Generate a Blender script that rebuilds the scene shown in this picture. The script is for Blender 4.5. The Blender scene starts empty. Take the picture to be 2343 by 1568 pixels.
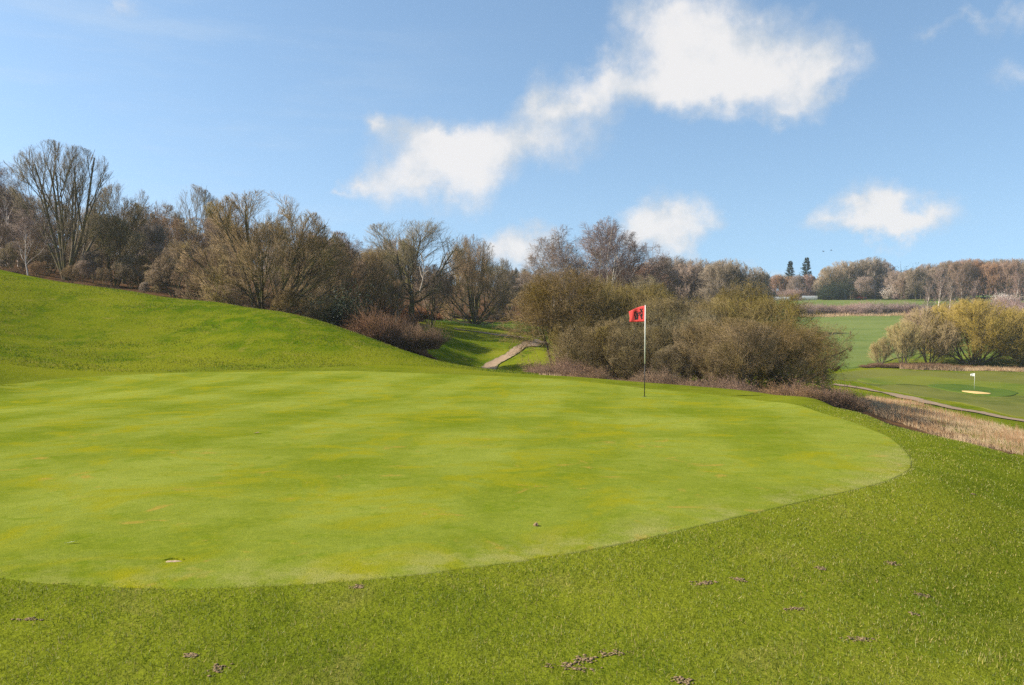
import bpy, bmesh
import math, random
import numpy as np
# ---------------------------------------------------------------- camera model
F = 781.0                       # focal length in pixels of a 1024 px wide picture (18 mm on a 23.6 mm sensor)
EYE = 1.6
PITCH = math.atan((342.5 - 300.0) / F)
S = 2.2871                      # photograph units (2342 wide) to picture pixels
def W(vx, vy, d):
    """world point seen at photograph position (vx, vy) at forward distance d"""
    u = (vx / S - 512.0) / F; v = (342.5 - vy / S) / F
    c, s = math.cos(PITCH), math.sin(PITCH)
    dy = c + v * s; dz = v * c - s
    k = d / dy
    return np.array([u * k, d, EYE + dz * k])
def project(p):
    p = np.asarray(p, float); x = p[..., 0]; y = p[..., 1]; z = p[..., 2] - EYE
    c, s = math.cos(PITCH), math.sin(PITCH)
    f = y * c - z * s; up = y * s + z * c
    return (512 + F * x / f) * S, (342.5 - F * up / f) * S
# ---------------------------------------------------------------- terrain
def green_plane(x, y):
    y0 = 17.0
    z = np.where(y < y0, -0.054 * (y - 4.9), 0.0)
    t = np.clip((y - y0) / 6.0, 0, 1)
    zz = -0.054 * (y0 - 4.9) - 0.054 * 6 * (t - t * t / 2)
    return np.where(y < y0, z, zz)
GREEN_NEAR = [(-700, 1150), (-400, 1250), (0, 1322), (200, 1340), (450, 1347), (800, 1330), (1080, 1300), (1400, 1250), (1640, 1195), (1830, 1150), (1980, 1115), (2045, 1095), (2085, 1068)]
GREEN_FAR = [(2070, 1030), (2000, 985), (1880, 945), (1750, 918), (1600, 900), (1480, 889), (1330, 872), (1180, 862), (1000, 855), (820, 849), (600, 850), (400, 853), (200, 862), (0, 880), (-250, 905), (-550, 960)]
def solve_green(vx, vy):
    lo, hi = 3.0, 40.0
    for _ in range(50):
        m = 0.5 * (lo + hi)
        if W(vx, vy, m)[2] > float(green_plane(0, np.array(m))): lo = m
        else: hi = m
    return W(vx, vy, lo)
CTRL = []
def cp(vx, vy, d, dz=0.0):
    p = W(vx, vy, d); CTRL.append((p[0], p[1], p[2] + dz))
def cw(x, y, z): CTRL.append((x, y, z))
# camera stand
for x, y, z in [(0, 0.6, 0.0), (1, 1.2, -.02), (-1, 1.2, .02), (0, 3.2, .02), (-2, 3, .05), (-4, 2, .12), (2, 3.0, -.02), (3.5, 2.5, -.12), (-1.5, 2, .03), (1.5, 2, -.03)]: cw(x, y, z)
GREEN = [solve_green(*q) for q in GREEN_NEAR + GREEN_FAR]
for g in GREEN: cw(*g)
for x, y in [(-2, 7), (0, 6), (0, 9), (2.5, 8), (-5, 10), (-1, 13), (3, 12), (4.5, 13), (2, 17), (-4, 17), (-9, 15), (-9, 20), (-3, 22), (4, 19), (-14, 19), (-6, 25), (-2, 25)]:
    cw(x, y, float(green_plane(0, np.array(float(y)))))
# right bank: lip, then drop
for vx, vy, d in [(2150, 1100, 7.6), (2200, 1200, 6.2), (2342, 1300, 5.6), (2342, 1150, 7.5), (2342, 1400, 4.8)]: cp(vx, vy, d)
for vx, vy, d in [(1180, 852, 30), (1330, 861, 28), (1470, 872, 25), (1600, 882, 23), (1700, 892, 21), (1800, 905, 19.5), (1880, 915, 18), (2000, 955, 15.2), (2100, 990, 13.2), (2200, 1015, 12.0), (2342, 1047, 10.5)]:
    cp(vx, vy, d, -.03)
    p = W(vx, vy, d)
    lo = np.interp(vx, [1250, 1750, 1950], [.16, .30, 1.0])          # the bank is shallow where the thicket stands, steep on the right
    for k, dr in ((1.18, .75), (1.45, 2.3)):
        q = W(vx, vy, d * k); cw(q[0], q[1], q[2] - lo * dr * (d / 18.0) ** .5)
# left mound
MOUND = [(-160, 580, 48), (0, 618, 46), (140, 645, 45), (300, 662, 43), (500, 690, 41), (640, 712, 39), (760, 742, 37.5), (850, 775, 36), (950, 808, 34), (1060, 835, 32)]
for i, (vx, vy, d) in enumerate(MOUND):
    cp(vx, vy, d, -.04)
    q = W(vx, vy, d + 7); cw(q[0], q[1], q[2] - .75 - .1 * i)
for vx, vy, d in [(-160, 870, 20), (-100, 800, 26), (0, 850, 23.5), (200, 832, 27.5), (400, 829, 28.6), (600, 829, 29), (800, 832, 29), (950, 840, 28.8), (100, 735, 35), (420, 762, 34.5)]: cp(vx, vy, d)
# behind the mound and the central valley
for vx, vy, d in [(-150, 600, 64), (0, 625, 64), (140, 650, 64), (300, 672, 62), (450, 695, 62), (600, 725, 62), (750, 775, 62), (860, 800, 62), (960, 815, 66), (1040, 830, 74), (1100, 838, 78), (1180, 840, 76), (1010, 765, 85), (1100, 780, 92), (1180, 775, 95), (1230, 800, 80), (1000, 732, 122), (1100, 736, 126), (1180, 742, 122), (960, 728, 110), (900, 735, 95), (1240, 790, 95)]: cp(vx, vy, d)
for vx, vy, d in [(1000, 690, 160), (1200, 700, 160), (1000, 660, 240), (1200, 670, 240), (800, 690, 110), (600, 670, 110), (300, 640, 110), (0, 600, 110), (800, 660, 180), (500, 630, 180), (0, 560, 180), (0, 580, 320), (600, 640, 320), (1000, 655, 400)]: cp(vx, vy, d)
# centre bushes and right valley
for vx, vy, d in [(1260, 862, 54), (1400, 876, 51), (1550, 889, 48), (1700, 905, 47), (1830, 918, 49), (1350, 850, 70), (1550, 868, 68), (1720, 882, 66), (1950, 918, 58), (2000, 925, 63), (2050, 985, 50), (2200, 1020, 47), (2342, 1045, 46), (2500, 1075, 45), (2342, 970, 66), (2200, 930, 79), (2000, 893, 97), (2230, 893, 101), (2342, 900, 97), (2500, 985, 66), (2500, 900, 97), (2200, 842, 124), (2342, 845, 124), (2000, 838, 124), (1900, 845, 122), (1500, 850, 100), (1650, 860, 100), (1800, 870, 100), (1300, 825, 95),
                  (1970, 800, 155), (2150, 800, 155), (2342, 790, 155), (1970, 760, 200), (2342, 740, 200), (1970, 722, 258), (2200, 722, 258), (2342, 715, 258), (1970, 697, 300), (2200, 697, 300), (1970, 685, 355), (2200, 680, 355), (2342, 678, 350), (1700, 690, 355), (1400, 690, 350), (1500, 740, 200), (1700, 760, 200), (1600, 715, 270), (2500, 690, 340),
                  (1200, 660, 600), (1700, 668, 600), (2200, 662, 600), (2500, 660, 600), (600, 620, 600), (0, 560, 600), (1200, 664, 1200), (2300, 664, 1200), (0, 620, 1200)]: cp(vx, vy, d)
CTRL = np.array(CTRL)
def _uv(x, y):
    r = np.sqrt(x * x + y * y); th = np.clip(np.arctan2(x, np.maximum(y, 1e-6 + 0 * y)), -1.2, 1.2)
    th = np.where(y <= 0, np.sign(x) * 1.2, th)
    return np.log(r + 2.0), th * 1.3
_cu, _cv = _uv(CTRL[:, 0], CTRL[:, 1])
def _phi(d2): return np.where(d2 > 1e-12, 0.5 * d2 * np.log(np.maximum(d2, 1e-12)), 0.0)
# heights are interpolated relative to distance so that one fit serves lip and horizon
def _w(r): return 1.0 / (r + 4.0)
_n = len(CTRL)
_A = np.zeros((_n + 3, _n + 3))
_A[:_n, :_n] = _phi((_cu[:, None] - _cu) ** 2 + (_cv[:, None] - _cv) ** 2) + np.eye(_n) * 2e-5
_A[:_n, _n] = 1; _A[:_n, _n + 1] = _cu; _A[:_n, _n + 2] = _cv; _A[_n:, :_n] = _A[:_n, _n:].T
_sol = np.linalg.solve(_A, np.concatenate([CTRL[:, 2] * _w(np.hypot(CTRL[:, 0], CTRL[:, 1])), np.zeros(3)]))
def T(x, y):
    x = np.asarray(x, float); y = np.asarray(y, float); sh = x.shape; x = x.ravel(); y = y.ravel()
    out = np.empty(len(x))
    for i in range(0, len(x), 40000):
        xx, yy = x[i:i + 40000], y[i:i + 40000]; u, v = _uv(xx, yy); r = np.hypot(xx, yy)
        K = _phi((u[:, None] - _cu) ** 2 + (v[:, None] - _cv) ** 2)
        z = (K @ _sol[:_n] + _sol[_n] + _sol[_n + 1] * u + _sol[_n + 2] * v) / _w(r)
        # gentle hummocks beyond the green
        a = np.clip((r - 27) / 12, 0, 1) * np.clip(r / 60, .4, 1.3)
        z += a * (.045 * np.sin(xx * .9 + 1.3 * np.sin(yy * .31)) * np.sin(yy * .7 + .5) + .05 * np.sin(xx * .37 + yy * .23 + 2) )
        out[i:i + 40000] = z
    return out.reshape(sh)
# ---------------------------------------------------------------- scene, camera, sky, sun
scene = bpy.context.scene
SUN_EL = math.radians(36.0); SUN_AZ = math.radians(-91.0)       # azimuth from +Y (view direction) towards +X
SUN_VEC = np.array([math.sin(SUN_AZ) * math.cos(SUN_EL), math.cos(SUN_AZ) * math.cos(SUN_EL), math.sin(SUN_EL)])
cam_data = bpy.data.cameras.new('camera'); cam = bpy.data.objects.new('camera', cam_data); scene.collection.objects.link(cam)
cam_data.sensor_width = 23.6; cam_data.lens = 23.6 * F / 1024.0; cam_data.clip_start = 0.05; cam_data.clip_end = 6000
cam.location = (0, 0, EYE); cam.rotation_euler = (math.pi / 2 - PITCH, 0, 0)
scene.camera = cam
vs = scene.view_settings
vs.view_transform = 'Standard'; vs.look = 'None'; vs.gamma = 1.0; vs.exposure = 0.85; vs.use_curve_mapping = False
scene.cycles.use_denoising = False
scene.cycles.max_bounces = 6; scene.cycles.diffuse_bounces = 3; scene.cycles.transmission_bounces = 3; scene.cycles.transparent_max_bounces = 8; scene.cycles.volume_bounces = 1
scene.cycles.use_adaptive_sampling = False

class Net:
    def __init__(self, nt): self.nt = nt; self.L = nt.links
    def n(self, typ, ins=None, **kw):
        nd = self.nt.nodes.new(typ)
        for k, v in kw.items(): setattr(nd, k, v)
        for k, v in (ins or {}).items():
            s = nd.inputs[k]
            if isinstance(v, bpy.types.NodeSocket): self.L.new(v, s)
            else: s.default_value = v
        return nd
    def m(self, op, a, b=None, c=None, clamp=False):
        nd = self.nt.nodes.new('ShaderNodeMath'); nd.operation = op; nd.use_clamp = clamp
        for i, v in enumerate((a, b, c)):
            if v is None: continue
            if isinstance(v, bpy.types.NodeSocket): self.L.new(v, nd.inputs[i])
            else: nd.inputs[i].default_value = v
        return nd.outputs[0]
    def mix(self, f, a, b, blend='MIX'):
        nd = self.nt.nodes.new('ShaderNodeMix'); nd.data_type = 'RGBA'; nd.blend_type = blend; nd.clamp_factor = True
        for i, v in ((0, f), (6, a), (7, b)):
            if isinstance(v, bpy.types.NodeSocket): self.L.new(v, nd.inputs[i])
            else: nd.inputs[i].default_value = v if i == 0 else (tuple(v) + (1,) if len(v) == 3 else v)
        return nd.outputs[2]
    def smooth(self, v, a, b, lo=0.0, hi=1.0):
        nd = self.n('ShaderNodeMapRange', {0: v, 1: a, 2: b, 3: lo, 4: hi}, interpolation_type='SMOOTHSTEP'); return nd.outputs[0]
    def noise(self, vec, scale, detail=3, rough=.55, dist=0.0):
        return self.n('ShaderNodeTexNoise', {'Vector': vec, 'Scale': scale, 'Detail': detail, 'Roughness': rough, 'Distortion': dist}).outputs['Fac']

world = bpy.data.worlds.new('World'); scene.world = world; world.use_nodes = True
wt = Net(world.node_tree); world.node_tree.nodes.clear()
SKY_STRENGTH = 0.110
geo = wt.n('ShaderNodeTexCoord').outputs['Generated']
lift = wt.n('ShaderNodeVectorMath', {0: geo, 1: (1, 1, .86), 2: (0, 0, .17)}, operation='MULTIPLY_ADD').outputs[0]      # hazy spring air: a flat, pale gradient down to the horizon
lift = wt.n('ShaderNodeVectorMath', {0: lift}, operation='NORMALIZE').outputs[0]
sky = wt.n('ShaderNodeTexSky', {'Vector': lift}, sky_type='NISHITA', sun_disc=False, sun_elevation=SUN_EL, sun_rotation=SUN_AZ, altitude=0, air_density=1.0, dust_density=0.6, ozone_density=1.2)
sep = wt.n('ShaderNodeSeparateXYZ', {0: geo})
az = wt.m('ARCTAN2', sep.outputs[0], sep.outputs[1]); el = wt.m('ARCSINE', sep.outputs[2])
pos = wt.n('ShaderNodeCombineXYZ', {0: az, 1: el, 2: 0.0}).outputs[0]
def fbm(scale, detail, off, sx=1.0, sy=1.0, rough=.6):
    mp = wt.n('ShaderNodeMapping', {'Vector': pos, 'Location': (off, off * .7, 0), 'Scale': (sx, sy, 1)})
    return wt.n('ShaderNodeTexNoise', {'Vector': mp.outputs[0], 'Scale': scale, 'Detail': detail, 'Roughness': rough}, noise_dimensions='2D').outputs['Fac']
wx = wt.m('MULTIPLY', wt.m('SUBTRACT', fbm(9, 6, 3.1), .5), .11); wy = wt.m('MULTIPLY', wt.m('SUBTRACT', fbm(10, 6, 7.7), .5), .085)
az2 = wt.m('ADD', az, wx); el2 = wt.m('ADD', el, wy)
CLOUDS = [(1545, 40, 130, 95, 1), (1650, 135, 160, 85, 1), (1770, 150, 150, 66, .95), (1500, 185, 170, 46, .8), (1880, 185, 90, 34, .55), (1400, 160, 50, 36, .45),
          (1310, 222, 105, 56, 1), (1235, 240, 45, 26, .7), (1000, 315, 110, 46, 1), (1190, 325, 165, 58, 1.05), (1000, 385, 125, 60, .9), (960, 435, 125, 50, .72), (1090, 420, 65, 50, .4),
          (873, 300, 24, 26, .7), (838, 408, 45, 18, .6), (780, 425, 24, 9, .4), (1820, 252, 56, 40, .85), (1180, 576, 58, 46, 1.9), (1500, 516, 84, 54, 1.9), (1600, 532, 55, 36, .55),
          (1992, 468, 50, 56, 1.2), (1955, 508, 76, 34, .95), (2095, 497, 74, 40, 1.0), (2030, 520, 100, 22, .65), (1760, 622, 60, 15, .6), (2310, 160, 75, 30, .5), (2310, 45, 60, 36, .55), (2180, 45, 90, 16, .45), (280, 15, 50, 32, .5)]
warped = wt.n('ShaderNodeCombineXYZ', {0: az2, 1: el2, 2: 0.0}).outputs[0]
CLOUD_LO = (2.9, 3.25, 3.65); CLOUD_HI = (4.5, 4.42, 4.4)
acc = None
for vx, vy, rx, ry, st in CLOUDS:
    p = W(vx, vy, 1.0) - np.array([0, 0, EYE]); p /= np.linalg.norm(p)
    k = 2.15 / (S * F); ix = 1 / (rx * k); iy = 1 / (ry * k)
    v = wt.n('ShaderNodeVectorMath', {0: warped, 1: (ix, iy, 0), 2: (-math.atan2(p[0], p[1]) * ix, -math.asin(p[2]) * iy, 0)}, operation='MULTIPLY_ADD').outputs[0]
    g = wt.n('ShaderNodeTexGradient', {0: v}, gradient_type='QUADRATIC_SPHERE').outputs['Fac']
    acc = wt.m('MULTIPLY', g, st * 1.2) if acc is None else wt.m('MULTIPLY_ADD', g, st * 1.2, acc)
# generic fair-weather clouds over the rest of the sky (outside the picture)
far_mask = wt.smooth(wt.m('ABSOLUTE', az), .68, .95)
gen = wt.m('MULTIPLY', wt.smooth(fbm(3.2, 3, 1.4, 1, 2.2), .56, .7), far_mask)
acc = wt.m('ADD', acc, gen)
d1 = fbm(14, 6, 12.0, rough=.62); d2 = fbm(46, 5, 31.0, rough=.65)
dens = wt.m('ADD', acc, wt.m('MULTIPLY', wt.m('SUBTRACT', d1, .5), 1.1)); dens = wt.m('ADD', dens, wt.m('MULTIPLY', wt.m('SUBTRACT', d2, .5), .28))
dens = wt.m('MULTIPLY', dens, wt.smooth(acc, .0, .35))
cover = wt.smooth(dens, .02, 1.35)
shade = wt.smooth(wt.m('ADD', wt.m('MULTIPLY', dens, .55), wt.m('MULTIPLY', wt.m('SUBTRACT', fbm(11, 5, 5.2), .5), 2.2)), -.1, .95)
ccol = wt.mix(shade, CLOUD_LO, CLOUD_HI)
cir = wt.m('MULTIPLY', wt.smooth(fbm(5, 6, 21.0, .5, 3.2, .65), .42, .78), wt.smooth(az, .1, -.45))
tinted = wt.mix(1.0, sky.outputs[0], (.94, 1.03, 1.02), 'MULTIPLY')
skyc = wt.mix(wt.m('MULTIPLY', cir, .22), tinted, (3.6, 4.0, 4.3))
col = wt.mix(wt.m('MULTIPLY', cover, .97), skyc, ccol)
bg = wt.n('ShaderNodeBackground', {'Color': col, 'Strength': SKY_STRENGTH})
world.cycles.sampling_method = 'NONE'      # the sky is smooth: bounce rays find it without light sampling
wo = wt.n('ShaderNodeOutputWorld', {0: bg.outputs[0]})

sl = bpy.data.lights.new('sun', 'SUN'); sun = bpy.data.objects.new('sun', sl); scene.collection.objects.link(sun)
sl.energy = 4.6; sl.angle = math.radians(0.53); sl.color = (1.0, 0.93, 0.82)
from mathutils import Vector
sun.rotation_euler = Vector(SUN_VEC).to_track_quat('Z', 'Y').to_euler(); sun.location = tuple(SUN_VEC * 100)
# ---------------------------------------------------------------- helpers
COL = scene.collection
def link(o, parent=None):
    COL.objects.link(o)
    if parent is not None: o.parent = parent
    return o
def mesh(name, v, faces, m=None, smooth=False):
    """v (n,3); faces: list of int arrays, each (k, sides)"""
    me = bpy.data.meshes.new(name); v = np.ascontiguousarray(v, np.float32)
    faces = [np.asarray(f, np.int32) for f in (faces if isinstance(faces, list) else [faces]) if len(f)]
    me.vertices.add(len(v)); me.vertices.foreach_set('co', v.ravel())
    loops = np.concatenate([f.ravel() for f in faces]); tot = np.concatenate([np.full(len(f), f.shape[1], np.int32) for f in faces])
    me.loops.add(len(loops)); me.loops.foreach_set('vertex_index', loops)
    me.polygons.add(len(tot)); me.polygons.foreach_set('loop_start', np.concatenate([[0], np.cumsum(tot)[:-1]]).astype(np.int32)); me.polygons.foreach_set('loop_total', tot)
    if smooth: me.polygons.foreach_set('use_smooth', np.ones(len(tot), bool))
    me.update(calc_edges=True)
    if m is not None: me.materials.append(m)
    return me
def attr(me, name, vals):
    a = me.attributes.new(name, 'FLOAT', 'POINT'); a.data.foreach_set('value', np.asarray(vals, np.float32))
def obj(name, me, parent=None, **kw):
    o = bpy.data.objects.new(name, me); link(o, parent)
    for k, v in kw.items(): o[k] = v
    return o
def empty(name, loc=(0, 0, 0), rz=0.0, **kw):
    o = bpy.data.objects.new(name, None); link(o); o.location = loc; o.rotation_euler = (0, 0, rz); o.empty_display_size = .3
    for k, v in kw.items():
        if v is not None: o[k] = v
    return o
def norm(v): return v / np.maximum(np.linalg.norm(v, axis=-1, keepdims=True), 1e-9)
def hit(vx, vy, d0=2.5, d1=900.0):
    ds = np.exp(np.linspace(math.log(d0), math.log(d1), 700)); p = np.array([W(vx, vy, d) for d in ds])
    i = np.argmax(p[:, 2] < T(p[:, 0], p[:, 1]))
    return p[max(i, 1) - 1] * .5 + p[max(i, 1)] * .5
# ---------------------------------------------------------------- materials
def new_mat(name):
    m = bpy.data.materials.new(name); m.use_nodes = True; m.node_tree.nodes.clear(); return m, Net(m.node_tree)
def finish(nt, color, rough=.85, spec=.25, bump=None, bstr=.4, bdist=.02, trans=0.0, normal=None):
    ins = {'Base Color': color if isinstance(color, bpy.types.NodeSocket) else tuple(color) + (1,), 'Roughness': rough, 'Specular IOR Level': spec}
    if bump is not None: normal = nt.n('ShaderNodeBump', {'Height': bump, 'Strength': bstr, 'Distance': bdist}).outputs[0]
    if normal is not None: ins['Normal'] = normal
    b = nt.n('ShaderNodeBsdfPrincipled', ins).outputs[0]
    if trans > 0:
        t = nt.n('ShaderNodeBsdfTranslucent', {'Color': ins['Base Color']}).outputs[0]
        b = nt.n('ShaderNodeMixShader', {0: trans, 1: b, 2: t}).outputs[0]
    nt.n('ShaderNodeOutputMaterial', {0: b})
def plain(name, color, rough=.6, spec=.3, var=.12, scale=8.0):
    m, nt = new_mat(name); o = nt.n('ShaderNodeTexCoord').outputs['Object']
    f = nt.noise(o, scale, 4); c = nt.mix(f, tuple(x * (1 - var) for x in color), tuple(min(1, x * (1 + var)) for x in color))
    finish(nt, c, rough, spec); return m
def twig_mat(name, a, b, c, moss=None, trans=0.0, rough=.85, objvar=.25):
    """a..b random per twig, drifting towards c in clumps"""
    m, nt = new_mat(name); g = nt.n('ShaderNodeNewGeometry'); o = nt.n('ShaderNodeTexCoord').outputs['Object']
    col = nt.mix(g.outputs['Random Per Island'], a, b)
    col = nt.mix(nt.smooth(nt.noise(o, .55, 2), .42, .62), col, c)
    if moss: col = nt.mix(nt.m('MULTIPLY', nt.smooth(nt.noise(o, .35, 3), .5, .68), .8), col, moss)
    rnd = nt.n('ShaderNodeObjectInfo').outputs['Random']
    v = nt.m('ADD', nt.m('MULTIPLY', rnd, objvar), 1.0 - objvar * .5)
    h = nt.n('ShaderNodeHueSaturation', {'Color': col, 'Value': v, 'Hue': nt.m('ADD', nt.m('MULTIPLY', nt.m('FRACT', nt.m('MULTIPLY', rnd, 7.3)), .024 * min(1, objvar * 4)), .5 - .012 * min(1, objvar * 4)), 'Saturation': nt.m('ADD', nt.m('MULTIPLY', nt.m('FRACT', nt.m('MULTIPLY', rnd, 13.7)), .3 * min(1, objvar * 4)), 1 - .15 * min(1, objvar * 4))})
    finish(nt, h.outputs[0], rough, .2, trans=trans); return m
def bark_mat(name, a, b, moss=None, ring=False):
    m, nt = new_mat(name); o = nt.n('ShaderNodeTexCoord').outputs['Object']
    st = nt.n('ShaderNodeMapping', {'Vector': o, 'Scale': (1, 1, 3.5) if ring else (1, 1, .25)}).outputs[0]
    f = nt.noise(st, 3.0 if ring else 9.0, 5, .65)
    c = nt.mix(nt.smooth(f, .56, .66) if ring else nt.smooth(f, .3, .7), a, b)
    if moss: c = nt.mix(nt.m('MULTIPLY', nt.smooth(nt.noise(o, 1.3, 3), .42, .62), .75), c, moss)
    finish(nt, c, .9, .15, bump=f, bstr=.6, bdist=.03); return m
def turf_color(nt, o, dark, mid, light, straw, s=1.0, strawamt=.5):
    big = nt.noise(o, .13 * s, 3, .6); med = nt.noise(o, 1.1 * s, 4, .65); fine = nt.noise(o, 34 * s, 2, .7)
    c = nt.mix(nt.smooth(med, .40, .58), dark, mid)
    c = nt.mix(nt.smooth(big, .38, .62), c, light)
    c = nt.mix(nt.m('MULTIPLY', nt.smooth(nt.noise(o, .75 * s, 5, .7, 1.2), .54, .72), strawamt), c, straw)
    c = nt.mix(nt.m('MULTIPLY', nt.smooth(fine, .3, .75), .35), c, tuple(x * .45 for x in dark))
    return c, fine, med
def green_color(nt, o):
    mp = nt.n('ShaderNodeMapping', {'Vector': o, 'Rotation': (0, 0, math.radians(8))}).outputs[0]
    sx = nt.n('ShaderNodeSeparateXYZ', {0: mp})
    wob = nt.m('MULTIPLY', nt.m('SUBTRACT', nt.noise(o, .35, 2), .5), 1.6)
    stripe = nt.m('SINE', nt.m('MULTIPLY', nt.m('ADD', sx.outputs[0], wob), 2 * math.pi / 2.6))
    cross = nt.m('SINE', nt.m('MULTIPLY', nt.m('ADD', sx.outputs[1], nt.m('MULTIPLY', sx.outputs[0], .35)), 2 * math.pi / 4.2))
    patch = nt.noise(o, .42, 4, .6); sm = nt.noise(o, 2.3, 4, .65)
    f = nt.m('ADD', nt.m('MULTIPLY', nt.smooth(stripe, -.4, .4, -1, 1), .17), nt.m('MULTIPLY', cross, .12)); f = nt.m('ADD', f, nt.m('MULTIPLY', nt.m('SUBTRACT', patch, .5), 2.2)); f = nt.m('ADD', f, nt.m('MULTIPLY', nt.m('SUBTRACT', sm, .5), 1.1))
    c = nt.mix(nt.smooth(f, -.75, .75), GREEN_A, GREEN_B)
    lush = nt.noise(o, 3.4, 4, .7, .6); c = nt.mix(nt.m('MULTIPLY', nt.smooth(lush, .52, .68), .55), c, (.110, .165, .006))
    grain = nt.noise(o, 17, 3, .75); c = nt.mix(nt.m('MULTIPLY', nt.smooth(grain, .42, .68), .35), c, (.30, .31, .03))
    yl = nt.noise(o, .9, 5, .7, 1.0)
    c = nt.mix(nt.m('MULTIPLY', nt.smooth(yl, .47, .68), .85), c, GREEN_Y)
    spots = nt.noise(nt.n('ShaderNodeMapping', {'Vector': o, 'Location': (4, 9, 0)}).outputs[0], 2.1, 4, .65, .5)
    near = nt.smooth(nt.n('ShaderNodeSeparateXYZ', {0: o}).outputs[1], 15.0, 8.0)
    c = nt.mix(nt.m('MULTIPLY', nt.m('MULTIPLY', nt.smooth(spots, .60, .70), .7), near), c, (.40, .25, .05))
    return c
GREEN_A = (.122, .158, .009); GREEN_B = (.268, .290, .050); GREEN_Y = (.275, .250, .010)
M = {}
def cloth(name, c):
    m, nt = new_mat(name); o = nt.n('ShaderNodeTexCoord').outputs['Object']; f = nt.noise(o, 25, 3); finish(nt, nt.mix(f, tuple(x * .93 for x in c), c), .8, .1, trans=.45); return m
def mats():
    # ground: mown rough with leaf litter under the woods
    m, nt = new_mat('rough_turf'); o = nt.n('ShaderNodeTexCoord').outputs['Object']
    c, fine, med = turf_color(nt, o, (.072, .118, .004), (.140, .163, .008), (.182, .190, .012), (.250, .210, .042), 1.0, .75)
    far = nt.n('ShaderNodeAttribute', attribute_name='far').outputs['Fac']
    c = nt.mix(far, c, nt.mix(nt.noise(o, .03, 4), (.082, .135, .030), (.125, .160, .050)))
    fr = nt.n('ShaderNodeAttribute', attribute_name='fringe').outputs['Fac']
    cf, _, _ = turf_color(nt, o, (.110, .136, .009), (.150, .172, .012), (.178, .190, .015), (.235, .200, .05), 1.3, .4)
    c = nt.mix(fr, c, cf)
    lit = nt.n('ShaderNodeAttribute', attribute_name='litter').outputs['Fac']
    ln = nt.noise(o, .9, 5, .7)
    lc = nt.mix(nt.smooth(ln, .35, .7), (.060, .038, .022), (.155, .080, .036))
    c = nt.mix(nt.smooth(nt.m('ADD', lit, nt.m('MULTIPLY', nt.m('SUBTRACT', ln, .5), .7)), .4, .6), c, lc)
    finish(nt, c, 1.0, .0, bump=nt.m('ADD', nt.m('MULTIPLY', fine, .3), nt.noise(o, 6, 4, .7)), bstr=.55, bdist=.06); M['rough'] = m
    m, nt = new_mat('green_turf'); o = nt.n('ShaderNodeTexCoord').outputs['Object']
    c = green_color(nt, o); ed = nt.n('ShaderNodeAttribute', attribute_name='edge').outputs['Fac']
    c = nt.mix(nt.m('MULTIPLY', ed, nt.m('MULTIPLY', nt.smooth(nt.noise(o, 2.6, 5, .75), .42, .62), .7)), c, (.33, .30, .10))
    fine = nt.noise(o, 130, 2, .7); c = nt.mix(nt.smooth(fine, .35, .8), c, tuple(x * .72 for x in GREEN_A))
    finish(nt, c, 1.0, .0, bump=nt.m('ADD', fine, nt.noise(o, 22, 3, .7)), bstr=.35, bdist=.012); M['green'] = m
    for key, cols in {'fairway': ((.085, .105, .010), (.135, .140, .020), (.155, .155, .026), (.195, .160, .050)), 'tee': ((.062, .130, .004), (.085, .165, .005), (.115, .165, .008), (.140, .140, .020)),
                      'second_green': ((.100, .140, .010), (.140, .165, .014), (.165, .175, .018), (.17, .16, .02)), 'far_fairway': ((.095, .145, .022), (.135, .175, .032), (.165, .195, .045), (.18, .175, .05)), 'bunker_turf': ((.062, .110, .008), (.085, .130, .010), (.10, .135, .012), (.11, .12, .02))}.items():
        m, nt = new_mat(key + '_turf'); o = nt.n('ShaderNodeTexCoord').outputs['Object']
        st = nt.n('ShaderNodeMapping', {'Vector': o, 'Scale': (.18, .6, 1)}).outputs[0]
        c, fine, med = turf_color(nt, st if 'far' in key else o, *cols, .5, .3)
        finish(nt, c, .95, .1, bump=nt.noise(o, 5, 4, .7), bstr=.4, bdist=.05); M[key] = m
    m, nt = new_mat('path_dirt'); o = nt.n('ShaderNodeTexCoord').outputs['Object']
    f = nt.noise(o, 2.2, 6, .7); c = nt.mix(f, (.18, .120, .072), (.40, .285, .185)); e = nt.n('ShaderNodeAttribute', attribute_name='edge').outputs['Fac']
    c = nt.mix(nt.smooth(nt.m('ADD', e, nt.m('MULTIPLY', nt.m('SUBTRACT', nt.noise(o, 1.6, 4, .7), .5), 1.3)), .75, 1.0), c, (.085, .105, .02))
    finish(nt, c, .95, .1, bump=f, bstr=.5, bdist=.05); M['path'] = m
    M['sand'] = plain('bunker_sand', (.66, .44, .17), .95, .1, .15, 1.5)
    # blades
    for key, (a, b, c3, dry) in {'fringe_blades': ((.165, .198, .014), (.298, .315, .036), (.132, .190, .012), (.50, .38, .14)), 'mound_blades': ((.150, .180, .007), (.242, .240, .014), (.080, .150, .005), (.33, .26, .06))}.items():
        m, nt = new_mat(key); o = nt.n('ShaderNodeTexCoord').outputs['Object']; r = nt.n('ShaderNodeNewGeometry').outputs['Random Per Island']
        c = nt.mix(r, a, b); c = nt.mix(nt.smooth(nt.noise(o, .7 if 'mound' in key else 1.7, 5, .7), .45, .58), c, c3)
        pat = nt.m('MULTIPLY', nt.m('SUBTRACT', nt.noise(o, .8, 4, .7), .5), 1.0 if 'mound' in key else .5)
        c = nt.mix(nt.smooth(nt.m('ADD', nt.m('FRACT', nt.m('MULTIPLY', r, 17.3)), pat), .76, .94), c, dry)
        c = nt.mix(nt.smooth(nt.m('FRACT', nt.m('MULTIPLY', r, 41.7)), .86, .95), c, (.38, .40, .15) if 'fringe' in key else (.26, .27, .05))  # scattered pale blades: sheen highlights put into the blade colour
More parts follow.
